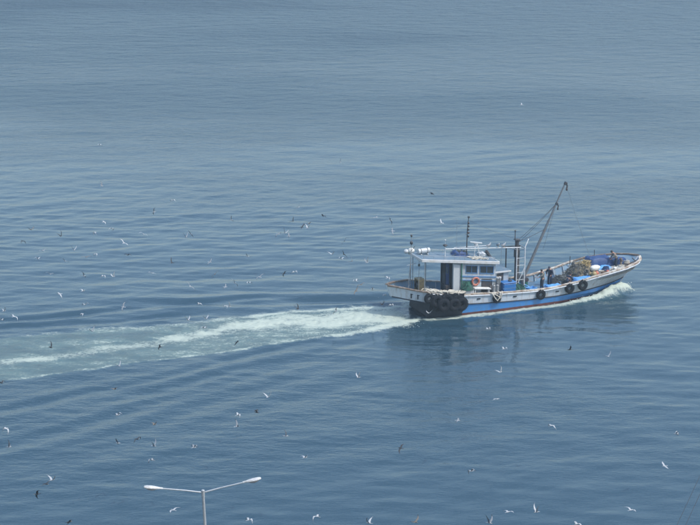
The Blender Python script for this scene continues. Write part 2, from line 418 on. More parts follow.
# thrown droplets over the bow wave and at the stern
def make_spray():
    b = MB(); rd = random.Random(5); M['foam'] = mat('spray_foam', (.62, .67, .62), .6)
    for k in range(900):
        if k < 620:
            f = 18.9 - abs(rd.gauss(0, 2.2)); off = 1.1 if f > 16 else .9
            hw = float(np.interp(f, [11.9, 14.8, 16.5, 17.6, 18.1], [1.8, 1.35, .8, .25, 0]))
            p = -(hw + off + rd.gauss(0, .38)); z = .12 + abs(rd.gauss(0, .17)) * (1.3 if f > 16 else .6)
        else:
            f = -rd.uniform(.5, 11); p = rd.gauss(-2.9, .45) if rd.random() < .6 else rd.gauss(1.5, 1.2); z = .03 + abs(rd.gauss(0, .08))
        r_ = rd.uniform(.010, .034) * (1 if k < 620 else .7); b.sph((f, p, z), (r_ * 1.3, r_, r_), 'foam', 6, 4)
    o = b.build("spray", mw=BOAT, kind='stuff'); tag(o, "white spray droplets thrown up by the bow and the stern", "spray")
make_spray()

# ------------------------------------------------------------------ shore below the camera (out of frame) for the street lamp
def make_shore():
    g = MB()
    prof = [(-60, 55), (-5, 39.2), (8, 34), (30, 20), (44, 9.0)]
    xs = np.linspace(-160, 160, 41); rows = []
    for y, z in prof:
        rows.append([(x, y, z + (1.2 * math.sin(x * .07 + y) * (z > 10) * (y < 40) if y not in (-5, 8) else 0)) for x in xs])
    g.grid(rows, 'earth', flip=True); g.build("hillside", kind='structure')
    r = MB(); r.box((0, 52.5, 6.5), (320, 17, 5.0), 'asphalt'); r.build("road", smooth=False, kind='structure')
    p = MB(); p.box((0, 51.6, 9.07), (319.8, 3.0, .14), 'concrete', bev=.02); p.build("pavement", smooth=False, kind='structure')
    q = MB(); q.box((0, 61.6, 3.9), (320, 1.2, 10.4), 'concrete', bev=.05)
    o = q.build("sea_wall", smooth=False); tag(o, "long concrete sea wall at the foot of the hillside road", "wall")
make_shore()

def make_lamp():
    mw = Matrix.Translation((0, 0, 0))
    top = ray(203, 492).normalized() * 56 + Vector((0, 0, CAM_H))
    base = Vector((top.x + .32, top.y, 9.14))
    e = empty("street_lamp", Matrix.Translation(base), "grey double-armed street lamp in front of the dark water, its heads pointing left and right", "street lamp")
    t = top - base
    b = MB(); b.tube([(0, 0, .0), (t.x * .5, 0, t.z * .5), (t.x, t.y, t.z)], .085, 'lamp', 14, .045); b.tube([(0, 0, 0), (0, 0, .05)], .2, 'lamp', 14); b.build("pole", e)
    c = MB(); c.tube([t + Vector((0, 0, -.16)), t + Vector((0, 0, .05))], .056, 'lamp', 12); c.sph(t + Vector((0, 0, .05)), (.056, .056, .03), 'lamp'); c.build("pole_collar", e)
    for sgn, rise, L in ((1, .34, 1.77), (-1, .28, 1.77)):
        d = Vector((1.77 * sgn, .27 * sgn, rise)); d1 = d * .72
        a = MB(); a.tube([t + Vector((0, 0, -.02)), t + d * .3 + Vector((0, 0, .0)), t + d1], .028, 'lamp', 10, .022)
        a.build("arm", e)
        ax = d.normalized(); rot = ax.to_track_quat('X', 'Z').to_matrix()
        h = MB(); rows = []; st = [(0, .034, .034), (.10, .045, .04), (.2, .075, .052), (.36, .095, .062), (.5, .088, .056), (.58, .06, .04), (.6, .02, .015)]
        for (xx, wy, hz) in st:
            rows.append([t + d1 * .98 + rot @ Vector((xx, wy * math.cos(q), hz * max(-.25, math.sin(q)) + (.0))) for q in np.linspace(0, 2 * math.pi, 17)[:-1]])
        h.grid(rows, 'lampwhite', closed=True, flip=True)
        h.add(rows[0], [tuple(range(16))], 'lampwhite'); h.add(rows[-1], [tuple(range(16))], 'lampwhite')
        ho = h.build("lamp_head", e)
        l = MB(); l.sph(t + d1 * .98 + rot @ Vector((.36, 0, -.022)), (.17, .075, .07), 'lens', 16, 8, rot=rot); l.build("lens", ho)
make_lamp()

def make_cables():
    a = ray(660, 570).normalized() * 50 + Vector((0, 0, CAM_H)); c = ray(720, 440).normalized() * 60 + Vector((0, 0, CAM_H))
    u = Vector((1, 0, 0))
    for pt, l in ((a, "wooden utility pole on the shore road nearer the camera, carrying two cables"), (c, "wooden utility pole on the shore road nearer the sea wall, carrying two cables")):
        e = empty("utility_pole", Matrix.Translation((pt.x, pt.y, 9.0)), l, "utility pole", "utility poles on the shore road")
        h = pt.z - 9.0
        b = MB(); b.tube([(0, 0, 0), (0, 0, h + .3)], .15, 'railbrown', 12, .10); b.build("pole", e)
        b = MB(); b.box((0, 0, h - .12), (1.2, .1, .1), 'dark'); b.build("crossarm", e, smooth=False)
        for x in (-.13, .13): b = MB(); b.tube([(x, 0, h - .07), (x, 0, h)], .035, 'pale', 8); b.build("insulator", e)
    for x, l in ((-.13, "left one of two thin dark cables slanting across the bottom right corner"), (.13, "right one of two thin dark cables slanting across the bottom right corner")):
        b = MB(); p, q = a + u * x, c + u * x
        b.tube([p.lerp(q, t) + Vector((0, 0, -.05 * 4 * t * (1 - t))) for t in np.linspace(0, 1, 13)], .0065, 'gulldark', 6)
        tag(b.build("overhead_cable"), l, "cable", "pair of overhead cables")
make_cables()

# ------------------------------------------------------------------ the boat
BT = empty("fishing_boat", BOAT, "blue and white wooden fishing boat with crane boom steaming right ahead of its white wake", "boat")
I1 = np.interp
RF = [-2.45, -2.1, -1.32, .19, 3.4, 6.5, 9.2, 10.9, 13.4, 15.3, 16.4, 17.9, 19.1, 19.9, 20.35]
RP = [.18, .50, 1.12, 1.98, 2.0, 2.0, 2.0, 2.02, 2.2, 2.34, 2.34, 2.12, 1.62, 1.0, .12]
RZ = [2.48, 2.44, 2.33, 2.10, 1.58, 1.38, 1.27, 1.27, 1.60, 1.98, 2.15, 2.30, 2.40, 2.48, 2.52]
KF = [-2.15, -1.8, -1.1, .4, 3.4, 6.5, 9.2, 11.9, 13.4, 14.8, 16.2, 17.2, 18.1, 18.6, 18.85]
KP = [.14, .42, 1.0, 1.86, 1.93, 1.94, 1.93, 1.88, 1.80, 1.60, 1.22, .86, .45, .2, .03]
KZ = [1.56, 1.52, 1.42, 1.18, .80, .63, .54, .55, .62, .70, .75, .79, .84, .86, .87]
def railP(f): return float(I1(f, RF, RP))
def railZ(f): return float(I1(f, RF, RZ))
def make_hull():
    n = 84
    tR = [RF[0] + (RF[-1] - RF[0]) * i / n for i in range(n + 1)]
    def strake(sgn, inner=0.0):
        rows = []
        for q in (0, .33, .66, 1.0):
            row = []
            for i in range(n + 1):
                a = i / n
                f0 = KF[0] + (KF[-1] - KF[0]) * a; f1 = tR[i]
                p0 = float(I1(f0, KF, KP)); p1 = float(I1(f1, RF, RP)); z0 = float(I1(f0, KF, KZ)); z1 = float(I1(f1, RF, RZ))
                fl = q + .10 * math.sin(math.pi * q) * (-1 if a > .75 else 0)
                p = p0 + (p1 - p0) * fl
                row.append((f0 + (f1 - f0) * q - inner * .4 * (1 if a > .9 else 0), sgn * max(.0, p - inner), z0 + (z1 - z0) * q))
            rows.append(row)
        return rows
    b = MB()
    for sgn in (-1, 1):
        o = strake(sgn); i_ = strake(sgn, .09)
        b.grid(o, 'white', flip=(sgn > 0)); b.grid(i_, 'innerblue', flip=(sgn < 0))
        b.grid([o[-1], i_[-1]], 'white', flip=(sgn > 0))
    # stern post and stem closing faces
    oR = strake(-1); oL = strake(1)
    for k, fl in ((0, False), (-1, True)):
        b.grid([[r[k] for r in oR], [r[k] for r in oL]], 'white', flip=fl)
    bulw = b.build("bulwark", BT)
    # lower hull
    lev = [('k', None), (1, .62), (2, .06), (3, -.35), (4, -.8)]
    def low(sgn):
        rows = []
        WF = [0, .19, .37, .52, .66, .82, .91, .97, 1.0]
        base = {1: [1.80, 1.90, 1.93, 1.90, 1.84, 1.58, .90, .40, .02], 2: [1.72, 1.86, 1.91, 1.88, 1.78, 1.35, .80, .2, .02],
                3: [1.45, 1.7, 1.8, 1.8, 1.65, 1.15, .62, .1, .02], 4: [.3, .5, .5, .5, .5, .3, .15, .05, .02]}
        stem = {1: 18.55, 2: 18.05, 3: 17.6, 4: 17.0}
        ster = {1: .38, 2: .25, 3: .5, 4: 1.0}
        for key, z in lev:
            row = []
            for i in range(n + 1):
                a = i / n
                if key == 'k':
                    f = .42 + (18.85 - .42) * a
                    row.append((f, sgn * max(.02, float(I1(f, KF, KP))), float(I1(f, KF, KZ))))
                else:
                    f = ster[key] + (stem[key] - ster[key]) * a
                    zk = float(I1(.42 + (18.85 - .42) * a, KF, KZ))
                    zz = z if key != 1 else (zk + .09) / 2
                    row.append((f, sgn * float(I1(a, WF, base[key])), zz))
            rows.append(row)
        return rows
    h = MB(); Ls = low(-1); Lp = low(1)
    for rows, fl in ((Ls, False), (Lp, True)):
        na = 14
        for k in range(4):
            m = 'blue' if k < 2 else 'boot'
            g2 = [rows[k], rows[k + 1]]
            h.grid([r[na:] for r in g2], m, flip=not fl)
            h.grid([r[:na + 1] for r in g2], 'shade_trim', flip=not fl)  # aft hull coloured black in place of shade under the counter
    h.grid([[r[0] for r in Ls], [r[0] for r in Lp]], 'shade_trim')          # transom, black for the shade below the overhang
    h.grid([Ls[-1], Lp[-1]], 'boot')
    h.build("hull", BT)
    # underside of the stern overhang, its shade put in as black colour
    u = MB(); top = []; bot = []
    ff = np.linspace(-2.1, .5, 14)
    for f in ff:
        p = float(I1(f, KF, KP)) - .02; z = float(I1(f, KF, KZ)) + .015
        top.append((f, -p, z)); bot.append((f, p, z))
    u.grid([top, bot], 'shade_trim', flip=True); u.grid([[(a, b, c + .06) for a, b, c in top], [(a, b, c + .06) for a, b, c in bot]], 'shade_trim'); u.build("overhang_floor", BT)
    # dark rubbing strake on the colour boundary
    for sgn in (-1, 1):
        s = MB(); pts = [(f, sgn * (float(I1(f, KF, KP)) + .02), float(I1(f, KF, KZ))) for f in np.linspace(-2.1, 18.8, 70)]
        s.tube(pts, .045, 'shade_trim', 6); s.build("rubbing_strake", BT)
    # stem timber
    s = MB(); s.tube([(20.3, 0, 2.5), (19.6, 0, 1.75), (18.87, 0, .88), (18.1, 0, .08), (17.5, 0, -.6)], .09, 'white', 8); s.build("stem", BT)
    # capping rail, two sides; brown at the stern and round the bow
    for sgn in (-1, 1):
        c = MB(); prev = None
        ff = np.concatenate([np.linspace(-2.45, 17, 60), np.linspace(17.3, 20.35, 16)])
        sec = []
        for i, f in enumerate(ff):
            p = railP(f); z = railZ(f) + .012 * math.sin(f * 3.1) * 1
            f2 = f + .01; tx, ty = .01, railP(min(f2, 20.35)) - p
            nx_, ny_ = -ty, tx; l = math.hypot(nx_, ny_) or 1; nx_ /= l; ny_ /= l
            o = .06; i_ = -.17
            ring = [(f + nx_ * o, max(0, p + ny_ * o), z - .02), (f + nx_ * o, max(0, p + ny_ * o), z + .075), (f + nx_ * i_, max(0, p + ny_ * i_), z + .075), (f + nx_ * i_, max(0, p + ny_ * i_), z - .02)]
            sec.append([(a, sgn * b_, cc) for a, b_, cc in ring])
        for i in range(len(sec) - 1):
            f = ff[i]
            m = 'railbrown' if (f < .1 or (f > 15.2 and sgn > 0)) else 'rail'
            c.grid([sec[i], sec[i + 1]], m, closed=True, flip=(sgn < 0))
        c.add(sec[0], [(0, 1, 2, 3)], 'railbrown'); c.add(sec[-1], [(3, 2, 1, 0)], 'railbrown')
        c.build("cap_rail", BT, angle=35)
    # bow rubbing plank under the rail, white, starboard and port
    for sgn in (-1, 1):
        s = MB(); pts = [(f, sgn * (railP(f) + .045), railZ(f) - .09) for f in np.linspace(.4, 19.6, 60)]
        s.tube(pts, .05, 'white' , 6); s.build("fender_strip", BT)
    # stanchions inside the bulwark
    for sgn in (-1, 1):
        s = MB()
        for f in np.arange(.8, 15.5, .9):
            s.tube([(f, sgn * (float(I1(f, KF, KP)) - .15), float(I1(f, KF, KZ)) + .06), (f, sgn * (railP(f) - .15), railZ(f) - .03)], .045, 'housegrey', 5)
        s.build("bulwark_stanchions", BT, smooth=False, kind='stuff')
    # the two scupper slots on the stern quarter and freeing ports
    for f in (-.9, -.45, 4.6, 7.8, 11.6):
        s = MB(); p = (railP(f) + float(I1(f, KF, KP))) / 2 + .01; z = (railZ(f) + float(I1(f, KF, KZ))) / 2
        long = f < 0
        s.box((f, -p - .012, z), ((.10 if long else .30), .03, (.48 if long else .10)), 'shade_trim', rot=Matrix.Rotation(R(-28) if long else 0, 3, 'Z'))
        if long: s.box((f + .03, -p - .03, z + .08), (.2, .03, .06), 'shade_trim', rot=Matrix.Rotation(R(-28), 3, 'Z'))
        s.build("scupper", BT, smooth=False)
def deckZ(f): return float(I1(f, [-2.2, 0, 3.4, 6.5, 9, 12.6, 14.5, 15.2, 15.25, 20.2], [1.72, 1.5, 1.05, .85, .74, .80, 1.05, 1.25, 1.55, 1.95]))
def make_deck():
    for name, f0, f1, m in (("deck", -2.2, 15.24, 'deck'), ("foredeck", 15.25, 20.1, 'foredeck')):
        d = MB(); rows = [[], [], [], []]
        for f in np.linspace(f0, f1, 40):
            kp = float(I1(f, KF, KP)); rp = railP(f); z = deckZ(f); zr = railZ(f); zk = float(I1(f, KF, KZ))
            q = min(1, max(0, (z - zk) / (zr - zk))); p = max(.03, kp + (rp - kp) * q - .07)
            if name == "foredeck": p = max(.03, rp - .24 - .25 * max(0, f - 18.5))
            for k, (yy, zz) in enumerate(((-p, 0), (-p * .4, .05), (p * .4, .05), (p, 0))): rows[k].append((f, yy, z + zz))
        d.grid(rows, m, flip=True)
        if name == "foredeck":
            d.add([(15.17, -1.5, .8), (15.17, 1.5, .8), (15.17, 2.1, 1.6), (15.17, -2.1, 1.6), (15.24, -1.5, .8), (15.24, 1.5, .8), (15.24, 2.1, 1.6), (15.24, -2.1, 1.6)], [(0, 3, 2, 1), (4, 5, 6, 7), (0, 1, 5, 4), (2, 3, 7, 6)], 'housegrey')
        d.build(name, BT)
    for i, f in enumerate((8.8, 12.9)):
        hb = MB(); hb.box((f + .5, .35, deckZ(f) + .15), (1.3, 1.5, .3), 'housegrey', bev=.03); ho = hb.build("hatch_coaming", BT, smooth=False)
        for k in range(3):
            c = MB(); c.box((f + .5, .35 - .5 + .5 * k, deckZ(f) + .33), (1.36, .47, .05), 'ltblue' if i == 0 else 'deck', bev=.01); c.build("hatch_board", ho, smooth=False)
make_hull(); make_deck()

SH = -.13
def shear(v): return Vector((v.x, v.y, v.z + SH * (v.x - 1.2)))
def wallpanel(mb, x0, x1, z0, z1, y, th, holes, m):
    """wall in the xz plane with rectangular holes"""
    xs = sorted({x0, x1, *[h[0] for h in holes], *[h[1] for h in holes]}); zs = sorted({z0, z1, *[h[2] for h in holes], *[h[3] for h in holes]})
    for i in range(len(xs) - 1):
        for j in range(len(zs) - 1):
            cx, cz = (xs[i] + xs[i + 1]) / 2, (zs[j] + zs[j + 1]) / 2
            if any(h[0] < cx < h[1] and h[2] < cz < h[3] for h in holes): continue
            mb.box((cx, y, cz), (xs[i + 1] - xs[i], th, zs[j + 1] - zs[j]), m)
def make_house():
    W = 1.3; W2 = .95; X0 = 2.62
    h = MB()
    wins = [(3.75, 4.72, 3.52, 4.08), (4.98, 6.15, 3.52, 4.08)]
    low = (5.25, 5.95, 1.55, 3.05)
    for y in (-W, W2):
        hs = wins + ([low] if y < 0 else [])
        wallpanel(h, X0, 3.25, 1.25, 4.3, y, .08, [], 'housewhite')
        wallpanel(h, 3.25, 6.36, 1.25, 4.3, y, .08, hs, 'housewhite')
    # aft wall with a wide open doorway into the dark interior
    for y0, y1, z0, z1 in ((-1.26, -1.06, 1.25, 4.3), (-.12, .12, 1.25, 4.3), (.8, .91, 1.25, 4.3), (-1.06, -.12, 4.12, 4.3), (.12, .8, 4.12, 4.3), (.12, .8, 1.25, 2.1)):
        h.box((X0 + .04, (y0 + y1) / 2, (z0 + z1) / 2), (.08, y1 - y0 - .001, z1 - z0), 'shade_trim')
    h.box((X0 + .9, -.175, 2.75), (.05, 2.14, 2.9), 'shade_trim')  # black panel paints in the darkness of the interior
    h.box((6.32, -.175, 2.35), (.08, 2.16, 2.2), 'housewhite'); h.box((6.32, -.175, 4.2), (.08, 2.16, .2), 'housewhite')
    for y in (-1.19, -.5, .16, .85): h.box((6.32, y, 3.77), (.08, .12, .64), 'housewhite')
    ho = h.build("wheelhouse", BT, smooth=False, fn=shear)
    for y in (-W, W2):
        for q in wins:
            f = MB(); cx, cz = (q[0] + q[1]) / 2, (q[2] + q[3]) / 2; sx, sz = q[1] - q[0], q[3] - q[2]; oy = y + (-.045 if y < 0 else .045)
            f.box((cx, oy, q[3] + .02), (sx + .08, .05, .05), 'trim'); f.box((cx, oy, q[2] - .02), (sx + .08, .07, .05), 'trim')
            f.box((q[0] - .015, oy, cz), (.05, .05, sz - .006), 'trim'); f.box((q[1] + .015, oy, cz), (.05, .05, sz - .006), 'trim'); f.box((cx, oy, cz), (.035, .045, sz - .006), 'trim')
            f.build("window_frame", ho, smooth=False, fn=shear)
            g = MB(); g.box((cx, y, cz), (sx, .02, sz), 'glass'); g.build("window_pane", ho, smooth=False, fn=shear)
    for y in (-.845, -.17, .505):
        g = MB(); g.box((6.32, y, 3.77), (.02, .56, .64), 'glass'); g.build("window_pane", ho, smooth=False, fn=shear)
    d = MB(); d.box((X0 - .03, -.42, 2.65), (.04, .52, 2.7), 'navy', bev=.01); d.box((X0 - .055, -.42, 3.45), (.02, .3, .5), 'glass'); d.build("door", ho, smooth=False, fn=shear)
    k = MB(); k.box((X0 - .25, -.85, 1.9), (.42, .42, .9), 'dark', bev=.02); k.build("machinery_box", ho, smooth=False, fn=shear)
    pnl = MB(); pnl.box((2.92, -W - .07, 2.8), (.56, .05, 2.75), 'pale', bev=.01); pnl.build("side_panel", ho, smooth=False, fn=shear)
    for x, y, r_, m_, z0 in ((3.33, -1.45, .055, 'green', 1.3), (.15, -1.42, .03, 'grey', 1.6), (1.3, .9, .03, 'grey', 1.4), (.15, .85, .03, 'grey', 1.5)):
        gp = MB(); gp.tube([(x, y, z0), (x, y, 4.3)], r_, m_, 8); gp.build("awning_post", ho, fn=shear)
    st = MB(); st.box((3.88, -W - .055, 2.45), (.8, .03, .75), 'green', bev=.01); st.build('green_board', ho, smooth=False, fn=shear)
    st = MB(); st.box((4.85, -W - .06, 3.22), (3.1, .05, .10), 'trim'); st.box((4.85, -W - .075, 2.92), (3.1, .07, .05), 'trim'); st.build("painted_moulding", ho, smooth=False, fn=shear)
    st = MB(); st.box((5.6, -W - .05, 2.3), (.95, .03, 1.45), 'dark', bev=.005); st.tube([(5.95, -W - .08, 2.3), (5.95, -W - .08, 2.5)], .02, 'steel', 6); st.build("engine_room_door", ho, smooth=False, fn=shear)
    # roof slab with fascia
    r = MB(); r.box((3.2, -.275, 4.45), (6.7, 2.55, .20), 'roofblue', bev=.03); r.box((3.2, -1.57, 4.45), (6.76, .06, .24), 'roof', bev=.02); r.box((3.2, 1.03, 4.45), (6.76, .06, .22), 'roofblue', bev=.02); r.box((-.18, -.27, 4.45), (.06, 2.52, .24), 'roof', bev=.02); r.box((6.58, -.27, 4.45), (.06, 2.52, .24), 'roof', bev=.02); r.build("roof", ho, fn=shear, smooth=False)
    r = MB(); r.box((3.2, -.275, 4.328), (6.4, 2.4, .035), 'housegrey'); r.build("roof_lining", ho, fn=shear, smooth=False)
    # roof rail
    rr = MB()
    for y in (-1.3, .9):
        rr.tube([(.1, y, 4.8), (6.3, y, 4.8)], .012, 'grey', 6)
        for x in np.linspace(.1, 6.3, 8): rr.tube([(x, y, 4.55), (x, y, 4.8)], .012, 'grey', 6)
    rr.tube([(6.3, -1.3, 4.8), (6.3, .9, 4.8)], .012, 'grey', 6)
    rr.build("roof_rail", ho, fn=shear)
    # fore house: lower trunk cabin
    c = MB(); c.box((7.05, 0, 2.15), (1.3, 2.0, 1.35), 'housewhite', bev=.02); co = c.build("trunk_cabin", BT, smooth=False)
    c = MB(); c.box((7.1, 0, 2.84), (1.45, 2.2, .10), 'roofblue'); c.box((7.1, -1.13, 2.84), (1.5, .06, .13), 'roof', bev=.01); c.box((7.1, 1.13, 2.84), (1.5, .06, .13), 'roof', bev=.01); c.build("roof", co, smooth=False)
    c = MB(); c.box((6.95, -1.01, 2.2), (.55, .04, 1.1), 'dark'); c.build("door", co, smooth=False)
    for x in (6.6, 6.78): # exhaust and vent pipes
        c = MB(); c.tube([(x, -1.25, .9), (x, -1.25, 2.3), (x + .05, -1.25, 2.45)], .1, 'grey', 10); c.tube([(x, -1.25, 2.4), (x, -1.25, 2.5)], .13, 'steel', 10); c.build("vent_pipe", BT)
    c = MB(); c.tube([(6.7, .3, 2.9), (6.7, .3, 3.7), (6.3, .3, 4.3)], .14, 'dark', 10); c.build("exhaust_stack", BT)
make_house()

def make_masts():
    # signal mast on the wheelhouse roof
    m = MB(); m.tube([(4.42, 0, 4.1), (4.46, 0, 6.2), (4.55, 0, 7.25)], .05, 'dark', 8, .03)
    for k in range(5): m.sph((4.55 + .02 * (k % 2), 0, 5.75 + .27 * k), (.085, .085, .10), 'dark', 8, 6)
    m.tube([(4.2, -.25, 6.0), (4.8, .25, 6.0)], .02, 'dark', 6); m.box((4.56, 0, 7.3), (.13, .13, .14), 'dark'); m.build("signal_mast", BT)
    for f, p, z, hgt in ((3.9, .8, 4.1, 2.9), (3.4, -.9, 4.2, 1.1), (7.7, .4, 3.0, 1.9)):
        a = MB(); a.tube([(f, p, z), (f + .04, p, z + hgt)], .014, 'grey', 5, .008); a.build("whip_antenna", BT)
    # radar on a tripod
    r = MB()
    for dx, dy in ((-.25, -.2), (.25, -.2), (0, .3)): r.tube([(5.25 + dx, dy, 4.0), (5.25 + dx * .4, dy * .4, 4.95)], .03, 'steel', 6)
    r.tube([(5.25, 0, 4.93), (5.25, 0, 5.08)], .16, 'pale', 12); ro = r.build("radar_stand", BT)
    r = MB(); r.box((5.25, 0, 5.15), (1.0, .14, .13), 'pale', rot=Matrix.Rotation(R(-12), 3, 'Z') @ Matrix.Rotation(R(8), 3, 'Y'), bev=.03); r.build("scanner", ro)
    # searchlight / satellite post
    s = MB(); s.tube([(2.45, -.2, 4.3), (2.45, -.2, 5.2)], .04, 'steel', 8); s.sph((2.45, -.2, 5.27), (.19, .19, .10), 'dark', 12, 6); s.tube([(2.45, -.2, 5.3), (2.45, -.2, 5.65)], .012, 'steel', 5); s.sph((2.45, -.2, 5.68), .07, 'pale', 8, 6); s.build("lamp_post", BT)
    # long horizontal spars over the roof
    s = MB(); s.tube([(2.45, -.3, 5.0), (9.0, -.5, 4.5)], .04, 'steel', 8); s.build("horizontal_spar", BT)
    s = MB(); s.tube([(3.6, .6, 4.75), (6.7, .6, 4.62)], .028, 'steel', 8); s.tube([(3.6, .6, 4.3), (3.6, .6, 4.75)], .02, 'steel', 6); s.tube([(6.5, .6, 3.95), (6.5, .6, 4.63)], .02, 'steel', 6); s.build("horizontal_spar", BT)
    # aft pole mast: two legs with rungs
    a = MB(); a.tube([(-.9, -.55, 1.7), (-.62, -.5, 4.6), (-.58, -.5, 6.4)], .04, 'grey', 8, .025); a.tube([(-.3, .25, 1.7), (-.55, -.3, 4.3)], .035, 'grey', 8)
    for z in (2.3, 2.8, 3.3, 3.8):
        q = (z - 1.7) / 2.7; a.tube([(-.9 + .28 * q, -.55, z), (-.3 - .25 * q, .25 - .55 * q, z)], .02, 'grey', 5)
    a.tube([(-.58, -.5, 5.2), (-.25, -.45, 5.55)], .02, 'dark', 5); a.tube([(-.95, -.5, 4.05), (-.25, -.5, 4.15)], .02, 'grey', 5)
    ao = a.build("stern_mast", BT)
    for z, r_ in ((6.42, .09), (5.85, .13)):
        l = MB(); l.sph((-.6, -.52, z), (r_, r_, r_ * 1.15), 'dark', 10, 6); l.build("lantern", ao)
    a = MB(); a.tube([(-.1, -.9, 1.7), (-.1, -.9, 4.5)], .02, 'grey', 6); a.sph((-.1, -.9, 4.1), (.1, .07, .12), 'dark', 8, 6); a.build("stern_post", BT)
    # net hauler with ochre frame
    n = MB()
    for y in (-.35, .35): n.box((.35, y, 2.15), (.55, .07, 1.15), 'ochre', bev=.02)
    n.box((.35, 0, 2.7), (.6, .72, .08), 'ochre'); no = n.build("net_hauler", BT, smooth=False)
    n = MB(); n.tube([(.35, -.31, 2.15), (.35, .31, 2.15)], .2, 'dark', 14); n.tube([(.35, -.31, 2.15), (.35, -.27, 2.15)], .32, 'dark', 14); n.tube([(.35, .27, 2.15), (.35, .31, 2.15)], .32, 'dark', 14); n.build("drum", no)
    # midships derrick post and gantry
    d = MB(); d.tube([(8.93, 0, .8), (8.9, 0, 5.0)], .20, 'dark', 12, .16); d.box((8.9, 0, 5.04), (.42, .42, .10), 'dark', bev=.02); d.tube([(8.72, .0, 5.05), (8.72, 0, 5.75)], .035, 'dark', 6); d.sph((8.72, 0, 5.78), .07, 'dark', 8, 6)
    d.box((8.9, -.02, 3.9), (.34, .46, .7), 'dark', bev=.03); d.build("derrick_post", BT)
    for f, p, m_, z1, r_ in ((8.2, .5, 'dark', 4.4, .055), (8.55, -.7, 'steel', 4.5, .05), (9.25, -.75, 'steel', 4.55, .05), (9.45, .6, 'grey', 4.4, .05)):
        g = MB(); g.tube([(f, p, .8), (f, p, z1)], r_, m_, 8); g.build("gantry_leg", BT)
    g = MB(); g.tube([(7.9, .5, 4.42), (9.6, .5, 4.35)], .045, 'dark', 8); g.build('gantry_crossbar', BT); g = MB(); g.tube([(9.25, -.75, 4.5), (9.45, .6, 4.4)], .04, 'grey', 8); g.build('gantry_crossbar', BT); g = MB(); g.tube([(8.55, -.7, 4.4), (8.2, .5, 4.36)], .04, 'grey', 8); g.build('gantry_crossbar', BT)
    for z in (1.9, 2.5, 3.1, 3.7): g = MB(); g.tube([(8.55, -.71, z), (9.25, -.75, z)], .018, 'steel', 5); g.build('ladder_rung', BT)
    g = MB(); g.tube([(8.6, -.72, 1.4), (9.25, -.75, 2.9)], .035, 'steel', 6); g.build('gantry_brace', BT); g = MB(); g.tube([(9.45, .3, 4.1), (9.6, 0, 4.25), (9.6, 0, 4.25), (10.1, .3, 4.9)], .04, 'steel', 6); g.build('gantry_brace', BT)
    # crane boom
    B0, B1 = Vector((9.5, 0, 1.6)), Vector((13.1, 0, 9.3)); up = Vector((-.42, 0, .19))
    b = MB(); b.tube([B0, B0 + (B1 - B0) * .62], .12, 'boom', 10, .10); b.tube([B0 + (B1 - B0) * .60, B1], .075, 'boom', 10, .055)
    b.tube([B0 + Vector((0, -.22, -.1)), B0 + Vector((0, .22, -.1))], .11, 'boom', 10); b.tube([(9.5, 0, .75), B0], .16, 'boom', 10); bo = b.build("crane_boom", BT)
    for q, sc in ((1.0, 1.0), (.79, .85), (.53, .5)):
        k = MB(); c = B0 + (B1 - B0) * q
        k.box(c + Vector((.05, 0, 0)), (.26 * sc, .16, .26 * sc), 'dark', rot=Matrix.Rotation(R(-64), 3, 'Y'), bev=.03)
        if q > .6: k.tube([c + Vector((.12, 0, .05)), c + Vector((.20, 0, -.2)), c + Vector((.17, 0, -.5 * sc))], .06 * sc, 'dark', 8); k.sph(c + Vector((.17, 0, -.5 * sc)), (.10 * sc, .07, .13 * sc), 'dark', 8, 6)
        k.build("pulley_block", bo)
    def wire(name, p, q, sag=.05, r=.014, m_='dark'):
        s = MB(); p, q = Vector(p), Vector(q); s.tube([p.lerp(q, t) + Vector((0, 0, -sag * 4 * t * (1 - t))) for t in np.linspace(0, 1, 9)], r, m_, 5); s.build(name, BT)
    wire("stay_wire", B0 + (B1 - B0) * .79, (9.0, 0, 5.0), .08, .016)
    wire("stay_wire", B0 + (B1 - B0) * .78, (8.9, .1, 4.6), .1, .016)
    wire("stay_wire", B0 + (B1 - B0) * .53, (9.0, -.1, 4.9), .05, .016)
    wire("stay_wire", B0 + (B1 - B0) * .79, (11.3, 0, 4.0), .0, .010)
    wire("stay_wire", B1 + Vector((.1, 0, -.1)), (16.3, 1.0, 2.4), .1, .011, 'grey')
    wire("stay_wire", (4.55, 0, 7.1), (8.9, 0, 5.1), .15, .007)
    wire("stay_wire", (4.5, 0, 6.9), (-.58, -.5, 6.2), .2, .006)
    # bow samson post and cleats
    s = MB(); s.tube([(18.6, 0, 1.85), (18.6, 0, 2.5)], .1, 'railbrown', 8); s.tube([(18.6, -.3, 2.35), (18.6, .3, 2.35)], .05, 'railbrown', 8); s.build("bow_bollard", BT)
    s = MB(); s.tube([(14.9, 1.95, 1.8), (14.9, 1.95, 2.55)], .03, 'dark', 6); s.build("rail_post", BT)
    s = MB(); s.tube([(17.3, 2.15, 2.3), (17.3, 2.15, 2.8)], .03, 'dark', 6); s.build("rail_post", BT)
    # winch forward of the gantry
    w = MB(); w.box((10.0, .9, 1.15), (.5, .9, .5), 'green', bev=.04); w.tube([(10.0, .2, 1.5), (10.0, 1.6, 1.5)], .18, 'dark', 12); w.build("winch", BT)
make_masts()

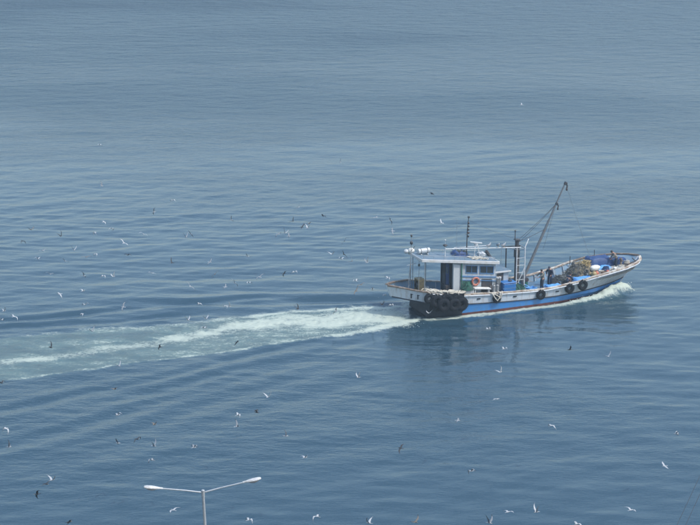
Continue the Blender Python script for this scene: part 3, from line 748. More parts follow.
# ------------------------------------------------------------------ things carried by the boat
def tyre(f, p, z, r, tube, label, grp, tilt=0.0, rope=True):
    e = empty("tyre_fender", T(f, p, z, 0, R(tilt)), label, "tyre", grp)
    b = MB(); b.torus((0, 0, 0), r - tube, tube, 'black', (0, 1, 0), 26, 10, .85)
    for k in range(26):
        a = 2 * math.pi * k / 26; b.box((math.cos(a) * (r - .004), 0, math.sin(a) * (r - .004)), (.05 * r / .4, tube * 1.1, .03), 'black', rot=Matrix.Rotation(R(90) - a, 3, 'Y'))
    b.build("tyre_casing", e)
    if rope:
        c = MB(); c.tube([(0, 0, r - tube * 1.2), (.01, -tube * .9, r), (0, .02, r + .12), (0, .10, railZ(f) + .08 - z)], .018, 'rope', 6); c.build("hanging_rope", e)
g = "tyre fenders along the starboard side"
tyre(6.15, -2.10, 1.0, .36, .12, "black tyre fender below the draped white rope amidships", g)
tyre(10.08, -2.10, .88, .40, .13, "lone black tyre fender on the white strake below the two standing crewmen", g)
tyre(12.64, -2.16, 1.15, .41, .14, "black tyre fender of the forward pair, the one nearer the crewmen", g)
tyre(13.77, -2.26, 1.32, .43, .14, "black tyre fender nearest the bow, below the light blue tarpaulin", g)
g = "large tyres hung on the stern quarter"
e = empty("rubber_mat", T(1.85, -2.0, 1.25, 0, R(5)), "black rubber matting hung on the stern quarter behind the large tyres", "rubber mat")
for k in range(6):
    b = MB(); b.box((-1.2 + .48 * k, -.07, -.02 * k - .05 * (k % 2)), (.45, .05, 1.35), 'black', bev=.015); b.build("mat_strip", e, smooth=False)
tyre(.20, -2.22, 1.72, .42, .15, "aftmost black tyre on the stern quarter, beside the white stern panel", g, 4)
for i, (f, z, p, l) in enumerate(((.85, 1.42, -2.25, "large black tyre second from the stern on the dark quarter"), (1.38, 1.10, -2.38, "large low black tyre in the middle of the stern quarter cluster"), (1.72, 1.42, -2.20, "large black tyre under the doorway, high in the quarter cluster"),
                                  (2.28, 1.02, -2.40, "large low black tyre just right of the quarter cluster's centre"), (2.66, 1.25, -2.22, "large black tyre partly behind the foremost one of the cluster"), (2.92, 1.0, -2.36, "foremost large black tyre of the stern quarter cluster, next to the blue hull"))):
    tyre(f, p, z, .56, .20, l, g, random.uniform(-5, 5), rope=(i % 2 == 0))

def tangle(mb, cx, cy, cz, lx, ly, lz, n, r, m, seed):
    rd = random.Random(seed)
    for _ in range(n):
        x, y, z = cx + rd.uniform(-lx, lx), cy + rd.uniform(-ly, ly), cz + rd.uniform(0, lz)
        R0 = rd.uniform(.15, .35); a0 = rd.uniform(0, 6); pts = []
        for k in range(9):
            a = a0 + k * .75; pts.append((x + R0 * math.cos(a) * 1.2, y + R0 * math.sin(a) * .5, z + .06 * math.sin(a * 2 + a0)))
        mb.tube(pts, r, m, 5)
def single(name, mb, mw, label, cat, grp=None, **k):
    o = mb.build(name, mw=mw, **k); tag(o, label, cat, grp); return o
b = MB(); tangle(b, 0, 0, 0, 1.3, .05, .12, 26, .035, 'rope', 3)
b.tube([(-1.5 + .3 * i, -.12 + .05 * math.sin(i * 2), .05 + .06 * math.sin(i * 1.3)) for i in range(11)], .05, 'rope', 6)
single("rope", b, T(1.9, -1.92, 1.95, 0, 0, R(8)), "pale tangled rope heaped on the rail above the stern quarter tyres", "rope")
b = MB(); b.tube([(-.5, .1, .1), (-.35, -.2, .05), (-.1, -.25, -.35), (.08, -.27, -.55), (.25, -.25, -.35), (.36, -.22, .0), (.3, .1, .1)], .045, 'rope', 7)
b.tube([(-.7, .05, .08), (-.3, -.18, .1), (.15, -.26, -.2), (.32, -.24, -.4), (.5, -.22, -.1), (.6, .05, .1)], .035, 'rope', 7)
single("rope", b, T(6.05, -1.98, 1.42), "white rope draped in a V over the rail amidships", "rope")
b = MB(); b.torus((0, 0, 0), .29, .085, 'orange', (0, 1, 0), 28, 10)
lb = b
e = empty("lifebuoy", T(4.55, -1.47, 2.42), "orange lifebuoy hung on the wheelhouse side under the windows", "lifebuoy")
b.build("ring", e)
for a in range(4):
    c = MB(); q = a * math.pi / 2 + .78; c.torus((math.cos(q) * .29, 0, math.sin(q) * .29), .088, .012, 'sack', (-math.sin(q), 0, math.cos(q)), 12, 5); c.build("white_band", e)
b = MB(); b.box((0, 0, 0), (.75, .5, .3), 'pale', bev=.04); b.box((0, 0, .165), (.79, .54, .04), 'pale', bev=.01)
single("storage_box", b, T(3.85, -1.66, 1.72), "small white box with a lid beside the lifebuoy", "box", smooth=False)
b = MB(); b.box((0, 0, 0), (1.5, .45, .06), 'pale', bev=.02); b.box((0, 0, .05), (1.4, .36, .04), 'sack', bev=.02)
for x in (-.6, .6): b.box((x, 0, -.33), (.06, .3, .6), 'steel')
single("side_bench", b, T(5.0, -1.68, 1.86, 0, 0, R(7)), "white bench board along the wheelhouse under the lifebuoy", "bench", smooth=False)

def heap(mb, lx, ly, h, m, n=28, seed=0, rough=.12):
    rows = []
    for j in range(n // 2 + 1):
        q = j / (n // 2); row = []
        for i in range(n):
            a = 2 * math.pi * i / n; rr = (1 - q) ** .8
            x, y = lx * rr * math.cos(a), ly * rr * math.sin(a)
            z = h * (1 - (1 - q) ** 2.2)
            nv = mnoise.noise(Vector((x * 1.7 + seed, y * 1.7, z * 1.7))) * rough * 2 + mnoise.noise(Vector((x * 5 + seed, y * 5, z * 5))) * rough
            row.append((x * (1 + nv * .4), y * (1 + nv * .4), max(-.02, z * (1 + nv) + (nv * .2 if q > 0 else 0))))
        rows.append(row)
    mb.grid(rows, m, closed=True); mb.add([rows[-1][i] for i in range(n)], [tuple(range(n))], m)
def nettex(mb, lx, ly, h, m, cnt, seed, r=.022):
    rd = random.Random(seed)
    for _ in range(cnt):
        a = rd.uniform(0, 6.28); q = rd.uniform(0, .85); rr = (1 - q) ** .8
        x, y = lx * rr * math.cos(a), ly * rr * math.sin(a); z = h * (1 - (1 - q) ** 2.2)
        d = rd.uniform(0, 6.28); L = rd.uniform(.3, .7)
        mb.tube([(x + math.cos(d) * L * t, y + math.sin(d) * L * t, z + .05 + .10 * math.sin(t * 3.1) - .2 * t * t * h / max(lx, ly)) for t in (-.5, -.17, .17, .5)], r, m, 5)
b = MB(); heap(b, .75, .7, .62, 'netgreen', 24, 3); nettex(b, .75, .7, .6, 'netgreen', 40, 4)
single("net_heap", b, T(8.6, -1.0, .95), "low heap of dark green netting between the blue tank and the crane post", "fishing net")
b = MB(); heap(b, .45, .5, .55, 'netgreen', 20, 8); nettex(b, .45, .45, .5, 'netgreen', 20, 9)
single("net_heap", b, T(3.75, -1.6, 1.9), "small green net bundle beside the green awning post", "fishing net")
# main net pile
b = MB(); heap(b, 1.3, 1.0, 1.12, 'net', 44, 1.5, .16); nettex(b, 1.22, .95, 1.08, 'net', 200, 5, .026); nettex(b, 1.25, .95, 1.03, 'netgrey', 170, 6, .024)
single("net_heap", b, T(14.9, .45, 1.12), "tall tan and grey net pile in front of the bow deck, highest heap aboard", "fishing net")
b = MB(); heap(b, 1.1, .9, .5, 'netgrey', 30, 2.5, .16); nettex(b, 1.1, .9, .5, 'netgrey', 110, 15, .024)
single("net_heap", b, T(13.3, .2, .95), "flat dark grey net lying aft of the tall tan pile", "fishing net")
b = MB(); heap(b, .55, .45, .42, 'ochre', 24, 6.5, .2); nettex(b, .55, .45, .4, 'yellow', 60, 25, .024)
single("net_heap", b, T(15.5, .5, 1.98), "yellowish net bundle on the top of the tall pile", "fishing net")

def crate(f, p, z, rz, m, label, sx=.75, sy=.5, sz=.26):
    e = empty("fish_crate", T(f, p, z, R(rz)), label, "crate", "plastic fish crates on deck")
    b = MB(); th = .025
    b.box((0, 0, .015), (sx - .06, sy - .06, .03), m)
    for s in (-1, 1):
        b.box((0, s * (sy / 2 - th / 2), sz / 2), (sx, th, sz), m); b.box((s * (sx / 2 - th / 2), 0, sz / 2), (th, sy - 2 * th - .002, sz), m)
        b.box((0, s * (sy / 2 + .008), sz - .03), (sx + .03, .018, .05), m)
    b.build("crate_shell", e, smooth=False)
    c = MB(); heap(c, sx * .44, sy * .42, sz * .6, 'netgrey', 12, f, .2); c.build("net_inside", e)
    return e
crate(9.55, -1.35, .80, 4, 'ltblue', "light blue crate by the starboard rail, aftmost of the row")
crate(9.62, -1.33, 1.07, 16, 'ltblue', "light blue crate stacked skewed on the aftmost one")
crate(10.35, -1.50, .80, -6, 'midblue', "dark blue crate close to the feet of the crewman in grey")
crate(11.2, -1.50, .80, 3, 'ltblue', "light blue crate below the two crewmen, right of the dark blue one")
crate(11.95, -1.45, .84, -9, 'ltblue', "foremost light blue crate of the row, near the rail")
crate(11.3, -.55, .84, 20, 'ltblue', "light blue crate between the two standing crewmen")
crate(12.6, -1.35, .92, 10, 'sack', "pale crate aft of the crouching crewman")
# blue tank
e = empty("water_tank", T(7.45, -1.38, .82), "deep blue plastic tank beside the trunk cabin", "tank")
b = MB(); b.box((0, 0, .6), (1.15, .75, 1.2), 'midblue', bev=.08); b.build("tank_body", e, smooth=False)
b = MB(); b.box((0, 0, 1.23), (1.2, .8, .07), 'midblue', bev=.02); b.tube([(.2, 0, 1.25), (.2, 0, 1.34)], .16, 'dark', 12); b.build("tank_lid", e, smooth=False)
for z in (.35, .8):
    b = MB(); b.box((0, 0, z), (1.17, .77, .06), 'trim'); b.build("tank_rib", e, smooth=False)
for i, (f, l) in enumerate(((6.05, "grey gas bottle standing aft of its twin by the wheelhouse front"), (6.35, "grey gas bottle standing nearest the vent pipes"))):
    b = MB(); b.tube([(0, 0, 0), (0, 0, .04), (0, 0, .95), (0, 0, 1.05)], .13, 'grey', 14); b.sph((0, 0, 1.03), (.13, .13, .1), 'grey', 14, 8); b.tube([(0, 0, 1.1), (0, 0, 1.22)], .03, 'dark', 8)
    single("gas_bottle", b, T(f, -1.72, .92), l, "gas bottle")
for i, (f, p, z, m_, l) in enumerate(((1.35, -.55, 1.42, 'trim', "blue round basket on the aft deck under the awning"), (1.0, .35, 1.44, 'sack', "pale round basket beside the net hauler"), (-.55, -.35, 1.56, 'netgreen', "dark green basket at the foot of the stern mast"), (8.2, -1.55, .9, 'dark', "black round basket between the blue tank and the rail"), (12.75, .9, .86, 'midblue', "blue basket aft of the nets at the far rail"))):
    b = MB()
    for k in range(5): b.torus((0, 0, .04 + .085 * k), .22 + .02 * k, .022, m_, (0, 0, 1), 18, 5)
    for k in range(12):
        a = k * math.pi / 6; b.tube([(.22 * math.cos(a), .22 * math.sin(a), .02), (.30 * math.cos(a), .30 * math.sin(a), .40)], .018, m_, 4)
    b.tube([(0, 0, .01), (0, 0, .04)], .22, m_, 16); heap(b, .2, .2, .3, 'netgrey', 12, k, .2)
    single("basket", b, T(f, p, z), l, "basket", "baskets on deck")
# tarpaulins
def tarp(lx, ly, h, m, seed, n=18):
    b = MB(); rows = []
    for j in range(n + 1):
        row = []
        for i in range(n + 1):
            u, v = i / n * 2 - 1, j / n * 2 - 1
            ed = max(abs(u), abs(v)); z = h * (1 - max(0, (ed - .72) / .28) ** 1.6)
            z += .09 * mnoise.noise(Vector((u * 2.3 + seed, v * 2.3, 0))) + .04 * mnoise.noise(Vector((u * 7 + seed, v * 7, 1)))
            sp = 1 + .06 * mnoise.noise(Vector((u * 3, v * 3, seed)))
            row.append((u * lx * sp, v * ly * sp, max(0, z)))
        rows.append(row)
    b.grid(rows, m); return b
single("tarpaulin", tarp(.95, .5, .42, 'tarp', 2), T(14.35, -1.25, 1.22, R(4)), "light blue tarpaulin over cargo inside the rail above the two forward tyres", "tarpaulin")
single("tarpaulin", tarp(1.15, .75, .75, 'navy', 6), T(17.1, 1.1, 1.75, R(-4)), "dark navy tarpaulin bundle at the far bow rail", "tarpaulin")
single("tarpaulin", tarp(.75, .55, .42, 'navy', 9), T(18.75, .75, 1.88, R(-20)), "small navy tarpaulin near the bow tip", "tarpaulin")
single("tarpaulin", tarp(1.0, .4, .2, 'ltblue', 12), T(16.8, .25, 1.72, R(0)), "flat pale blue sheet in front of the big navy bundle", "tarpaulin")
single("tarpaulin", tarp(.75, .42, .40, 'tarp', 21), T(11.75, -1.15, .86, R(3)), "light blue sheet over boxes at the rail in front of the two standing crewmen", "tarpaulin")
b = MB(); b.sph((0, 0, .2), (.5, .32, .24), 'sack', 16, 10, .05); b.sph((.5, .05, .22), (.09, .07, .08), 'sack', 8, 6)
single("sack", b, T(16.1, -.1, 1.75, R(12)), "white sack lying against the right side of the net pile", "sack")
for i, (f, p, z, r_, m_, l) in enumerate(((15.25, -1.45, 1.62, .23, 'yellow', "yellow float beside the light blue tarpaulin"), (15.6, -1.25, 1.62, .2, 'orange', "orange float next to the yellow one at the forward rail"), (15.1, -1.1, 1.60, .17, 'ochre', "small ochre float behind the yellow float"),
                                        (16.6, -1.3, 1.70, .16, 'orange', "orange float among the clutter on the bow deck"), (17.5, -.9, 1.78, .15, 'sack', "white float among the clutter near the bow crewman"))):
    b = MB(); b.sph((0, 0, r_), (r_, r_, r_ * 1.1), m_, 14, 10); b.torus((0, 0, r_ * 2.15), r_ * .22, r_ * .08, m_, (0, 1, 0), 10, 5)
    single("net_float", b, T(f, p, z), l, "float", "net floats on deck")
for i, (f, p, z, m_, l) in enumerate(((16.2, -.95, 1.62, 'rope', "coil of pale rope at the aft edge of the bow deck"), (17.1, -1.35, 1.70, 'netgrey', "coil of dark rope by the starboard bow rail"), (18.2, -.75, 1.80, 'rope', "coil of pale rope in front of the bow crewman"), (19.2, .1, 1.90, 'rope', "coil of pale rope at the very tip of the bow"), (19.0, -.75, 1.86, 'railbrown', "brown rope coil inside the starboard bow rail"), (19.25, .85, 1.9, 'netgrey', "dark rope coil inside the far bow rail"), (17.0, -.35, 1.73, 'navy', "blue rope coil in the middle of the bow deck"))):
    b = MB()
    for k in range(4): b.torus((.02 * (k % 2), .02 * (k % 3), .05 + .075 * k), .26 - .02 * k, .042, m_, (.05 * (k % 2), .03, 1), 20, 6)
    single("rope_coil", b, T(f, p, z), l, "rope", "rope coils on the bow deck")
for i, (f, p, z, rz, m_, l) in enumerate(((16.4, -1.45, 1.62, 8, 'railbrown', "low brown wooden box against the starboard bow rail"), (17.7, -1.2, 1.75, -14, 'sack', "low pale box against the bow rail"), (16.0, 1.6, 1.62, 0, 'housegrey', "grey box behind the net pile at the far rail"))):
    b = MB()
    for s in (-1, 1):
        for k in range(3): b.box((0, s * .24, .06 + .115 * k), (.8, .025, .10), m_, bev=.005)
        for k in range(3): b.box((s * .39, 0, .06 + .115 * k), (.025, .45, .10), m_, bev=.005)
    b.box((0, 0, .015), (.78, .46, .03), m_)
    single("wooden_box", b, T(f, p, z, R(rz)), l, "box", "boxes on the bow deck", smooth=False)
# anchor on the bow
b = MB(); b.tube([(-.55, 0, .08), (.5, 0, .22)], .045, 'dark', 8); b.tube([(.5, -.4, .45), (.56, -.2, .27), (.58, 0, .22), (.56, .2, .27), (.5, .4, .45)], .045, 'dark', 8); b.tube([(-.4, -.32, .1), (-.4, .32, .1)], .03, 'dark', 8); b.torus((-.6, 0, .08), .08, .02, 'dark', (0, 1, 0), 12, 5)
single("anchor", b, T(19.3, -.35, 1.95, R(10)), "dark iron anchor lying at the tip of the bow deck", "anchor")
# on the roof: raft canister, bundles
e = empty("liferaft_canister", T(.75, .15, 4.64, R(3)), "white liferaft canister on the aft end of the wheelhouse roof", "liferaft")
b = MB(); b.tube([(-.5, 0, .27), (-.46, 0, .27), (.46, 0, .27), (.5, 0, .27)], .21, 'pale', 16); b.build("canister", e)
for x in (-.28, .28):
    c = MB(); c.torus((x, 0, .27), .215, .02, 'dark', (1, 0, 0), 18, 5); c.box((x, 0, .02), (.08, .5, .05), 'steel'); c.build("strap", e)
b = MB(); b.sph((0, 0, .2), (.28, .24, .22), 'sack', 12, 8, .08); b.sph((-.38, .1, .16), (.2, .2, .18), 'pale', 12, 8, .08)
single("canvas_bundle", b, T(-.05, .75, 4.64), "white canvas bundles at the aft corner of the wheelhouse roof", "bundle")
b = MB(); heap(b, .9, .45, .32, 'navy', 20, 3, .3); nettex(b, .8, .4, .3, 'netgrey', 30, 5)
single("net_heap", b, T(4.0, .3, 4.18, 0, 0, R(7.5)), "dark blue net bundle on the wheelhouse roof left of the radar", "fishing net")
b = MB(); tangle(b, 0, 0, .05, .7, .3, .12, 16, .03, 'rope', 8)
single("rope", b, T(5.0, -.7, 3.98, 0, 0, R(7.5)), "white rope tangle on the wheelhouse roof below the radar", "rope")
b = MB(); b.box((0, 0, .16), (.5, .6, .32), 'pale', bev=.04); b.box((.1, 0, .34), (.2, .2, .05), 'steel')
single("storage_box", b, T(5.9, .35, 3.86), "white box on the front of the wheelhouse roof", "box", smooth=False)
b = MB(); b.box((0, 0, .13), (.9, .5, .26), 'pale', bev=.03)
single("storage_box", b, T(-1.15, .62, 1.7, R(28)), "white box inside the far side of the stern", "box", smooth=False)
b = MB(); heap(b, .6, .5, .5, 'sack', 20, 4, .2); tangle(b, 0, 0, .3, .3, .3, .2, 10, .03, 'rope', 12)
single("net_heap", b, T(.75, -1.2, 1.6), "pale net and rope heap at the aft end of the doorway", "fishing net")

# ------------------------------------------------------------------ people
def skinmesh(name, pts, edges, rad, m, parent, sub=2):
    me = bpy.data.meshes.new(name); me.from_pydata(pts, edges, []); o = bpy.data.objects.new(name, me); COL.objects.link(o)
    mod = o.modifiers.new("s", 'SKIN'); mod.use_smooth_shade = True
    if not me.skin_vertices: bpy.context.view_layer.update()
    o.modifiers.remove(mod)
    bpy.context.view_layer.objects.active = o
    mod = o.modifiers.new("s", 'SKIN'); mod.use_smooth_shade = True
    sv = me.skin_vertices
    if not sv:
        bpy.ops.object.select_all(action='DESELECT'); o.select_set(True)
        bpy.ops.object.mode_set(mode='EDIT'); bpy.ops.object.mode_set(mode='OBJECT'); sv = me.skin_vertices
    d = sv[0].data
    for i, r in enumerate(rad): d[i].radius = (r if hasattr(r, '__len__') else (r, r)); d[i].use_root = (i == 0)
    ss = o.modifiers.new("u", 'SUBSURF'); ss.levels = sub; ss.render_levels = sub
    dg = bpy.context.evaluated_depsgraph_get(); ev = o.evaluated_get(dg)
    nm = bpy.data.meshes.new_from_object(ev); o.modifiers.clear(); o.data = nm; nm.materials.clear(); nm.materials.append(M[m])
    for p_ in nm.polygons: p_.use_smooth = True
    o.name = name; o.parent = parent
    return o

def person(mw, label, pose, jacket, trous, hat, grp="crew on the fishing boat"):
    """pose: dict of joint positions in metres, person faces +X, y to the left"""
    e = empty("person", mw, label, "person", grp)
    P = {k: Vector(v) for k, v in pose.items()}
    names = ['pelvis', 'spine', 'chest', 'neck', 'head0', 'shL', 'elL', 'wrL', 'haL', 'shR', 'elR', 'wrR', 'haR', 'hipL', 'knL', 'anL', 'toL', 'hipR', 'knR', 'anR', 'toR']
    rad = [(.15, .12), (.135, .105), (.165, .115), .06, .07, .07, .05, .034, (.04, .02), .07, .05, .034, (.04, .02), .095, .065, .045, .04, .095, .065, .045, .04]
    ix = {n: i for i, n in enumerate(names)}
    ed = [('pelvis', 'spine'), ('spine', 'chest'), ('chest', 'neck'), ('neck', 'head0'), ('chest', 'shL'), ('shL', 'elL'), ('elL', 'wrL'), ('wrL', 'haL'), ('chest', 'shR'), ('shR', 'elR'), ('elR', 'wrR'), ('wrR', 'haR'),
          ('pelvis', 'hipL'), ('hipL', 'knL'), ('knL', 'anL'), ('anL', 'toL'), ('pelvis', 'hipR'), ('hipR', 'knR'), ('knR', 'anR'), ('anR', 'toR')]
    body = skinmesh("body", [P[n] for n in names], [(ix[a], ix[b]) for a, b in ed], rad, 'skin', e)
    # head, face, fingers welded into the same mesh object
    h = MB(); hc = P['head']; hd = (P['face'] - P['head']).normalized(); rot = hd.to_track_quat('X', 'Z').to_matrix()
    h.sph(hc, (.095, .078, .118), 'skin', 18, 14, rot=rot)
    h.sph(hc + rot @ Vector((.098, 0, -.012)), (.022, .013, .02), 'skin', 8, 6, rot=rot)
    for s in (-1, 1):
        h.sph(hc + rot @ Vector((.083, s * .032, .012)), (.012, .013, .008), 'hair', 8, 5, rot=rot); h.sph(hc + rot @ Vector((0, s * .08, -.005)), (.02, .01, .03), 'skin', 8, 6, rot=rot)
    h.box(hc + rot @ Vector((.086, 0, -.052)), (.012, .045, .008), 'boot', rot=rot)
    for wr, ha in (('wrL', 'haL'), ('wrR', 'haR')):
        d = (P[ha] - P[wr]).normalized(); side = d.orthogonal().normalized(); dn = d.cross(side)
        for k in range(4):
            q = P[ha] + side * (.024 * (k - 1.5)); L = (.062, .074, .07, .055)[k]
            h.tube([q, q + d * L * .55 + dn * .006, q + d * L * .95 + dn * .03], .0095, 'skin', 6, .007)
        q = P[ha] - d * .035 + side * .04; h.tube([q, q + side * .025 + d * .03, q + side * .028 + d * .06 + dn * .01], .011, 'skin', 6, .008)
    tmp = h.build("head_tmp", None)
    # join by bmesh
    import bmesh
    bm = bmesh.new(); bm.from_mesh(body.data)
    off = len(body.data.materials)
    for mm in tmp.data.materials: body.data.materials.append(mm)
    nb = len(bm.faces); bm.from_mesh(tmp.data); bm.faces.ensure_lookup_table()
    for fc in bm.faces[nb:]: fc.material_index += off
    bm.to_mesh(body.data); bm.free(); bpy.data.objects.remove(tmp)
    # jacket and trousers
    jn = ['spine', 'chest', 'neckb', 'shL', 'elL', 'cuL', 'shR', 'elR', 'cuR', 'hem']
    P['neckb'] = P['chest'].lerp(P['neck'], .55); P['cuL'] = P['elL'].lerp(P['wrL'], .9); P['cuR'] = P['elR'].lerp(P['wrR'], .9); P['hem'] = P['spine'].lerp(P['pelvis'], 1.1)
    jr = [(.17, .14), (.195, .145), .085, .098, .075, .055, .098, .075, .055, (.19, .16)]
    jx = {n: i for i, n in enumerate(jn)}
    je = [('spine', 'chest'), ('chest', 'neckb'), ('chest', 'shL'), ('shL', 'elL'), ('elL', 'cuL'), ('chest', 'shR'), ('shR', 'elR'), ('elR', 'cuR'), ('spine', 'hem')]
    skinmesh("jacket", [P[n] for n in jn], [(jx[a], jx[b]) for a, b in je], jr, jacket, e)
    P['waist'] = P['pelvis'].lerp(P['spine'], .5)
    tn = ['pelvis', 'waist', 'hipL', 'knL', 'anL', 'hipR', 'knR', 'anR']; tx = {n: i for i, n in enumerate(tn)}
    te = [('pelvis', 'waist'), ('pelvis', 'hipL'), ('hipL', 'knL'), ('knL', 'anL'), ('pelvis', 'hipR'), ('hipR', 'knR'), ('knR', 'anR')]
    skinmesh("trousers", [P[n] for n in tn], [(tx[a], tx[b]) for a, b in te], [(.17, .14), (.155, .13), .12, .085, .07, .12, .085, .07], trous, e)
    for a, t_ in (('anL', 'toL'), ('anR', 'toR')):
        b = MB(); d = (P[t_] - P[a]); d.z = 0; r2 = d.normalized().to_track_quat('X', 'Z').to_matrix()
        b.sph(P[a] + d * .45 + Vector((0, 0, -.035)), (.15, .055, .055), 'black', 12, 8, rot=r2); b.tube([P[a] + Vector((0, 0, -.03)), P[a] + Vector((0, 0, .16))], .062, 'black', 10); b.build("boot", e)
    b = MB(); up = rot @ Vector((-.012, 0, .03)); b.sph(hc + up, (.108, .09, .108), hat, 16, 10, rot=rot)
    if hat != 'hair': b.box(hc + rot @ Vector((.12, 0, .05)), (.10, .13, .012), hat, rot=rot, bev=.004)
    b.build("cap" if hat != 'hair' else "hair", e)
    return e
stand = dict(pelvis=(0, 0, .92), spine=(.0, 0, 1.12), chest=(.01, 0, 1.33), neck=(.02, 0, 1.49), head0=(.03, 0, 1.56), head=(.04, 0, 1.63), face=(.3, 0, 1.60),
             shL=(.01, .20, 1.40), elL=(.0, .27, 1.13), wrL=(.10, .25, .90), haL=(.13, .24, .82), shR=(.01, -.20, 1.40), elR=(.0, -.27, 1.13), wrR=(.10, -.25, .90), haR=(.13, -.24, .82),
             hipL=(0, .10, .86), knL=(.03, .13, .48), anL=(0, .14, .09), toL=(.16, .16, .04), hipR=(0, -.10, .86), knR=(.03, -.13, .48), anR=(0, -.14, .09), toR=(.16, -.16, .04))
pA = dict(stand); pA.update(elR=(.22, -.30, 1.24), wrR=(.44, -.26, 1.12), haR=(.52, -.24, 1.07), elL=(.24, .22, 1.26), wrL=(.48, .10, 1.14), haL=(.56, .08, 1.1), knL=(.10, .14, .48), chest=(.05, 0, 1.33), neck=(.07, 0, 1.48), head0=(.09, 0, 1.55), head=(.10, 0, 1.62), face=(.4, 0, 1.5))
person(T(10.95, -.65, .80, R(190)), "crewman in a grey jacket stretching his arms towards the wheelhouse", pA, 'coat_grey', 'trouser', 'hair')
pB = dict(stand); pB.update(spine=(.03, 0, 1.12), chest=(.10, 0, 1.31), neck=(.16, 0, 1.45), head0=(.19, 0, 1.51), head=(.22, 0, 1.57), face=(.45, 0, 1.45), shL=(.1, .2, 1.38), shR=(.1, -.2, 1.38), elL=(.12, .27, 1.12), elR=(.12, -.27, 1.12), wrL=(.27, .18, .96), haL=(.33, .15, .9), wrR=(.27, -.18, .96), haR=(.33, -.15, .9))
person(T(12.05, .10, .82, R(-140)), "crewman all in navy standing right of the man in grey, head bent", pB, 'coat_navy', 'coat_navy', 'coat_navy')
cr = dict(pelvis=(-.12, 0, .36), spine=(-.02, 0, .54), chest=(.12, 0, .70), neck=(.22, 0, .81), head0=(.26, 0, .86), head=(.30, 0, .92), face=(.55, 0, .80),
          shL=(.12, .20, .76), elL=(.28, .25, .55), wrL=(.46, .18, .42), haL=(.53, .15, .37), shR=(.12, -.20, .76), elR=(.28, -.25, .55), wrR=(.46, -.18, .42), haR=(.53, -.15, .37),
          hipL=(-.08, .11, .36), knL=(.30, .20, .46), anL=(.02, .18, .09), toL=(.18, .2, .04), hipR=(-.08, -.11, .36), knR=(.30, -.20, .46), anR=(.02, -.18, .09), toR=(.18, -.2, .04))
person(T(13.15, -.95, .98, R(20)), "crewman in dark blue crouching just left of the light blue tarpaulin", cr, 'coat_navy', 'trouser', 'hair')
pD = dict(stand); pD.update(spine=(.05, 0, 1.1), chest=(.17, 0, 1.27), neck=(.28, 0, 1.38), head0=(.33, 0, 1.43), head=(.37, 0, 1.48), face=(.55, 0, 1.3), shL=(.17, .2, 1.33), shR=(.17, -.2, 1.33), elL=(.25, .26, 1.05), elR=(.25, -.26, 1.05), wrL=(.42, .2, .88), haL=(.48, .18, .82), wrR=(.42, -.2, .88), haR=(.48, -.18, .82), pelvis=(-.05, 0, .9), hipL=(-.04, .1, .84), hipR=(-.04, -.1, .84))
for k in pD:
    v = pD[k]; pD[k] = (v[0], v[1], v[2] * .9)
person(T(18.2, .15, 1.72, R(165)), "crewman in dark clothes stooping alone on the bow deck", pD, 'coat_grey', 'trouser', 'hair')

# ------------------------------------------------------------------ gulls
def gull_proto(pose, colr):
    wing = {'w': ('gullwhite', 'gullgrey'), 'd': ('gulldark', 'gulldark'), 'g': ('gullgrey', 'gulldark'), 'b': ('gullbrown', 'gulldark')}[colr]
    bodym = {'w': 'gullwhite', 'd': 'gulldark', 'g': 'gullwhite', 'b': 'gullbrown'}[colr]
    b = MB(); rows = []
    for x, r, z in ((-.30, .012, .0), (-.24, .035, 0), (-.12, .065, 0), (0, .078, -.005), (.10, .07, 0), (.16, .05, .008), (.20, .046, .014), (.245, .038, .014), (.27, .02, .008), (.30, .009, .003), (.325, .004, -.004)):
        rows.append([(x, r * math.cos(a), z + r * math.sin(a)) for a in np.linspace(0, 2 * math.pi, 11)[:-1]])
    b.grid(rows[:9], bodym, closed=True, flip=True); b.grid(rows[8:], 'beak', closed=True, flip=True)
    b.add([(-.22, -.02, .012), (-.22, .02, .012), (-.42, .075, .0), (-.42, -.075, 0), (-.22, -.02, -.012), (-.22, .02, -.012), (-.42, .075, -.01), (-.42, -.075, -.01)], [(0, 1, 2, 3), (7, 6, 5, 4), (0, 3, 7, 4), (1, 5, 6, 2), (2, 6, 7, 3)], bodym)
    for s in (-1, 1): b.sph((.235, s * .034, .022), .006, 'gulldark', 6, 4)
    me = b.build("gull_body", fn=lambda v: v * .45); m0 = me.data; bpy.data.objects.remove(me)
    wings = []
    zs = {'g': (0, .03, .075, .08, .06, .03), 'v': (0, .06, .15, .24, .34, .44), 'm': (0, .05, .12, .10, -.01, -.16)}[pose]
    ysp = {'g': (.05, .15, .28, .42, .56, .68), 'v': (.05, .14, .25, .36, .46, .53), 'm': (.05, .15, .28, .42, .54, .62)}[pose]
    le = (.09, .12, .15, .10, .0, -.14); te = (-.10, -.10, -.07, -.06, -.10, -.17)
    for s in (-1, 1):
        w = MB(); R2 = []
        for y, z, a, c in zip(ysp, zs, le, te):
            R2.append([(a, s * y, z + .006), ((a + c) / 2, s * y, z + .018), (c, s * y, z + .002), ((a + c) / 2, s * y, z - .004)])
        w.grid(R2[:5], wing[0], closed=True, flip=(s < 0)); w.grid(R2[4:], wing[1], closed=True, flip=(s < 0)); w.add(R2[0], [(0, 1, 2, 3)], wing[0])
        o = w.build("gull_wing", fn=lambda v: Vector((v.x * .46, v.y * .72, v.z * .72))); wings.append(o.data); bpy.data.objects.remove(o)
    return m0, wings
protos = {(p, c): gull_proto(p, c) for p in 'gvm' for c in 'wdgb'}
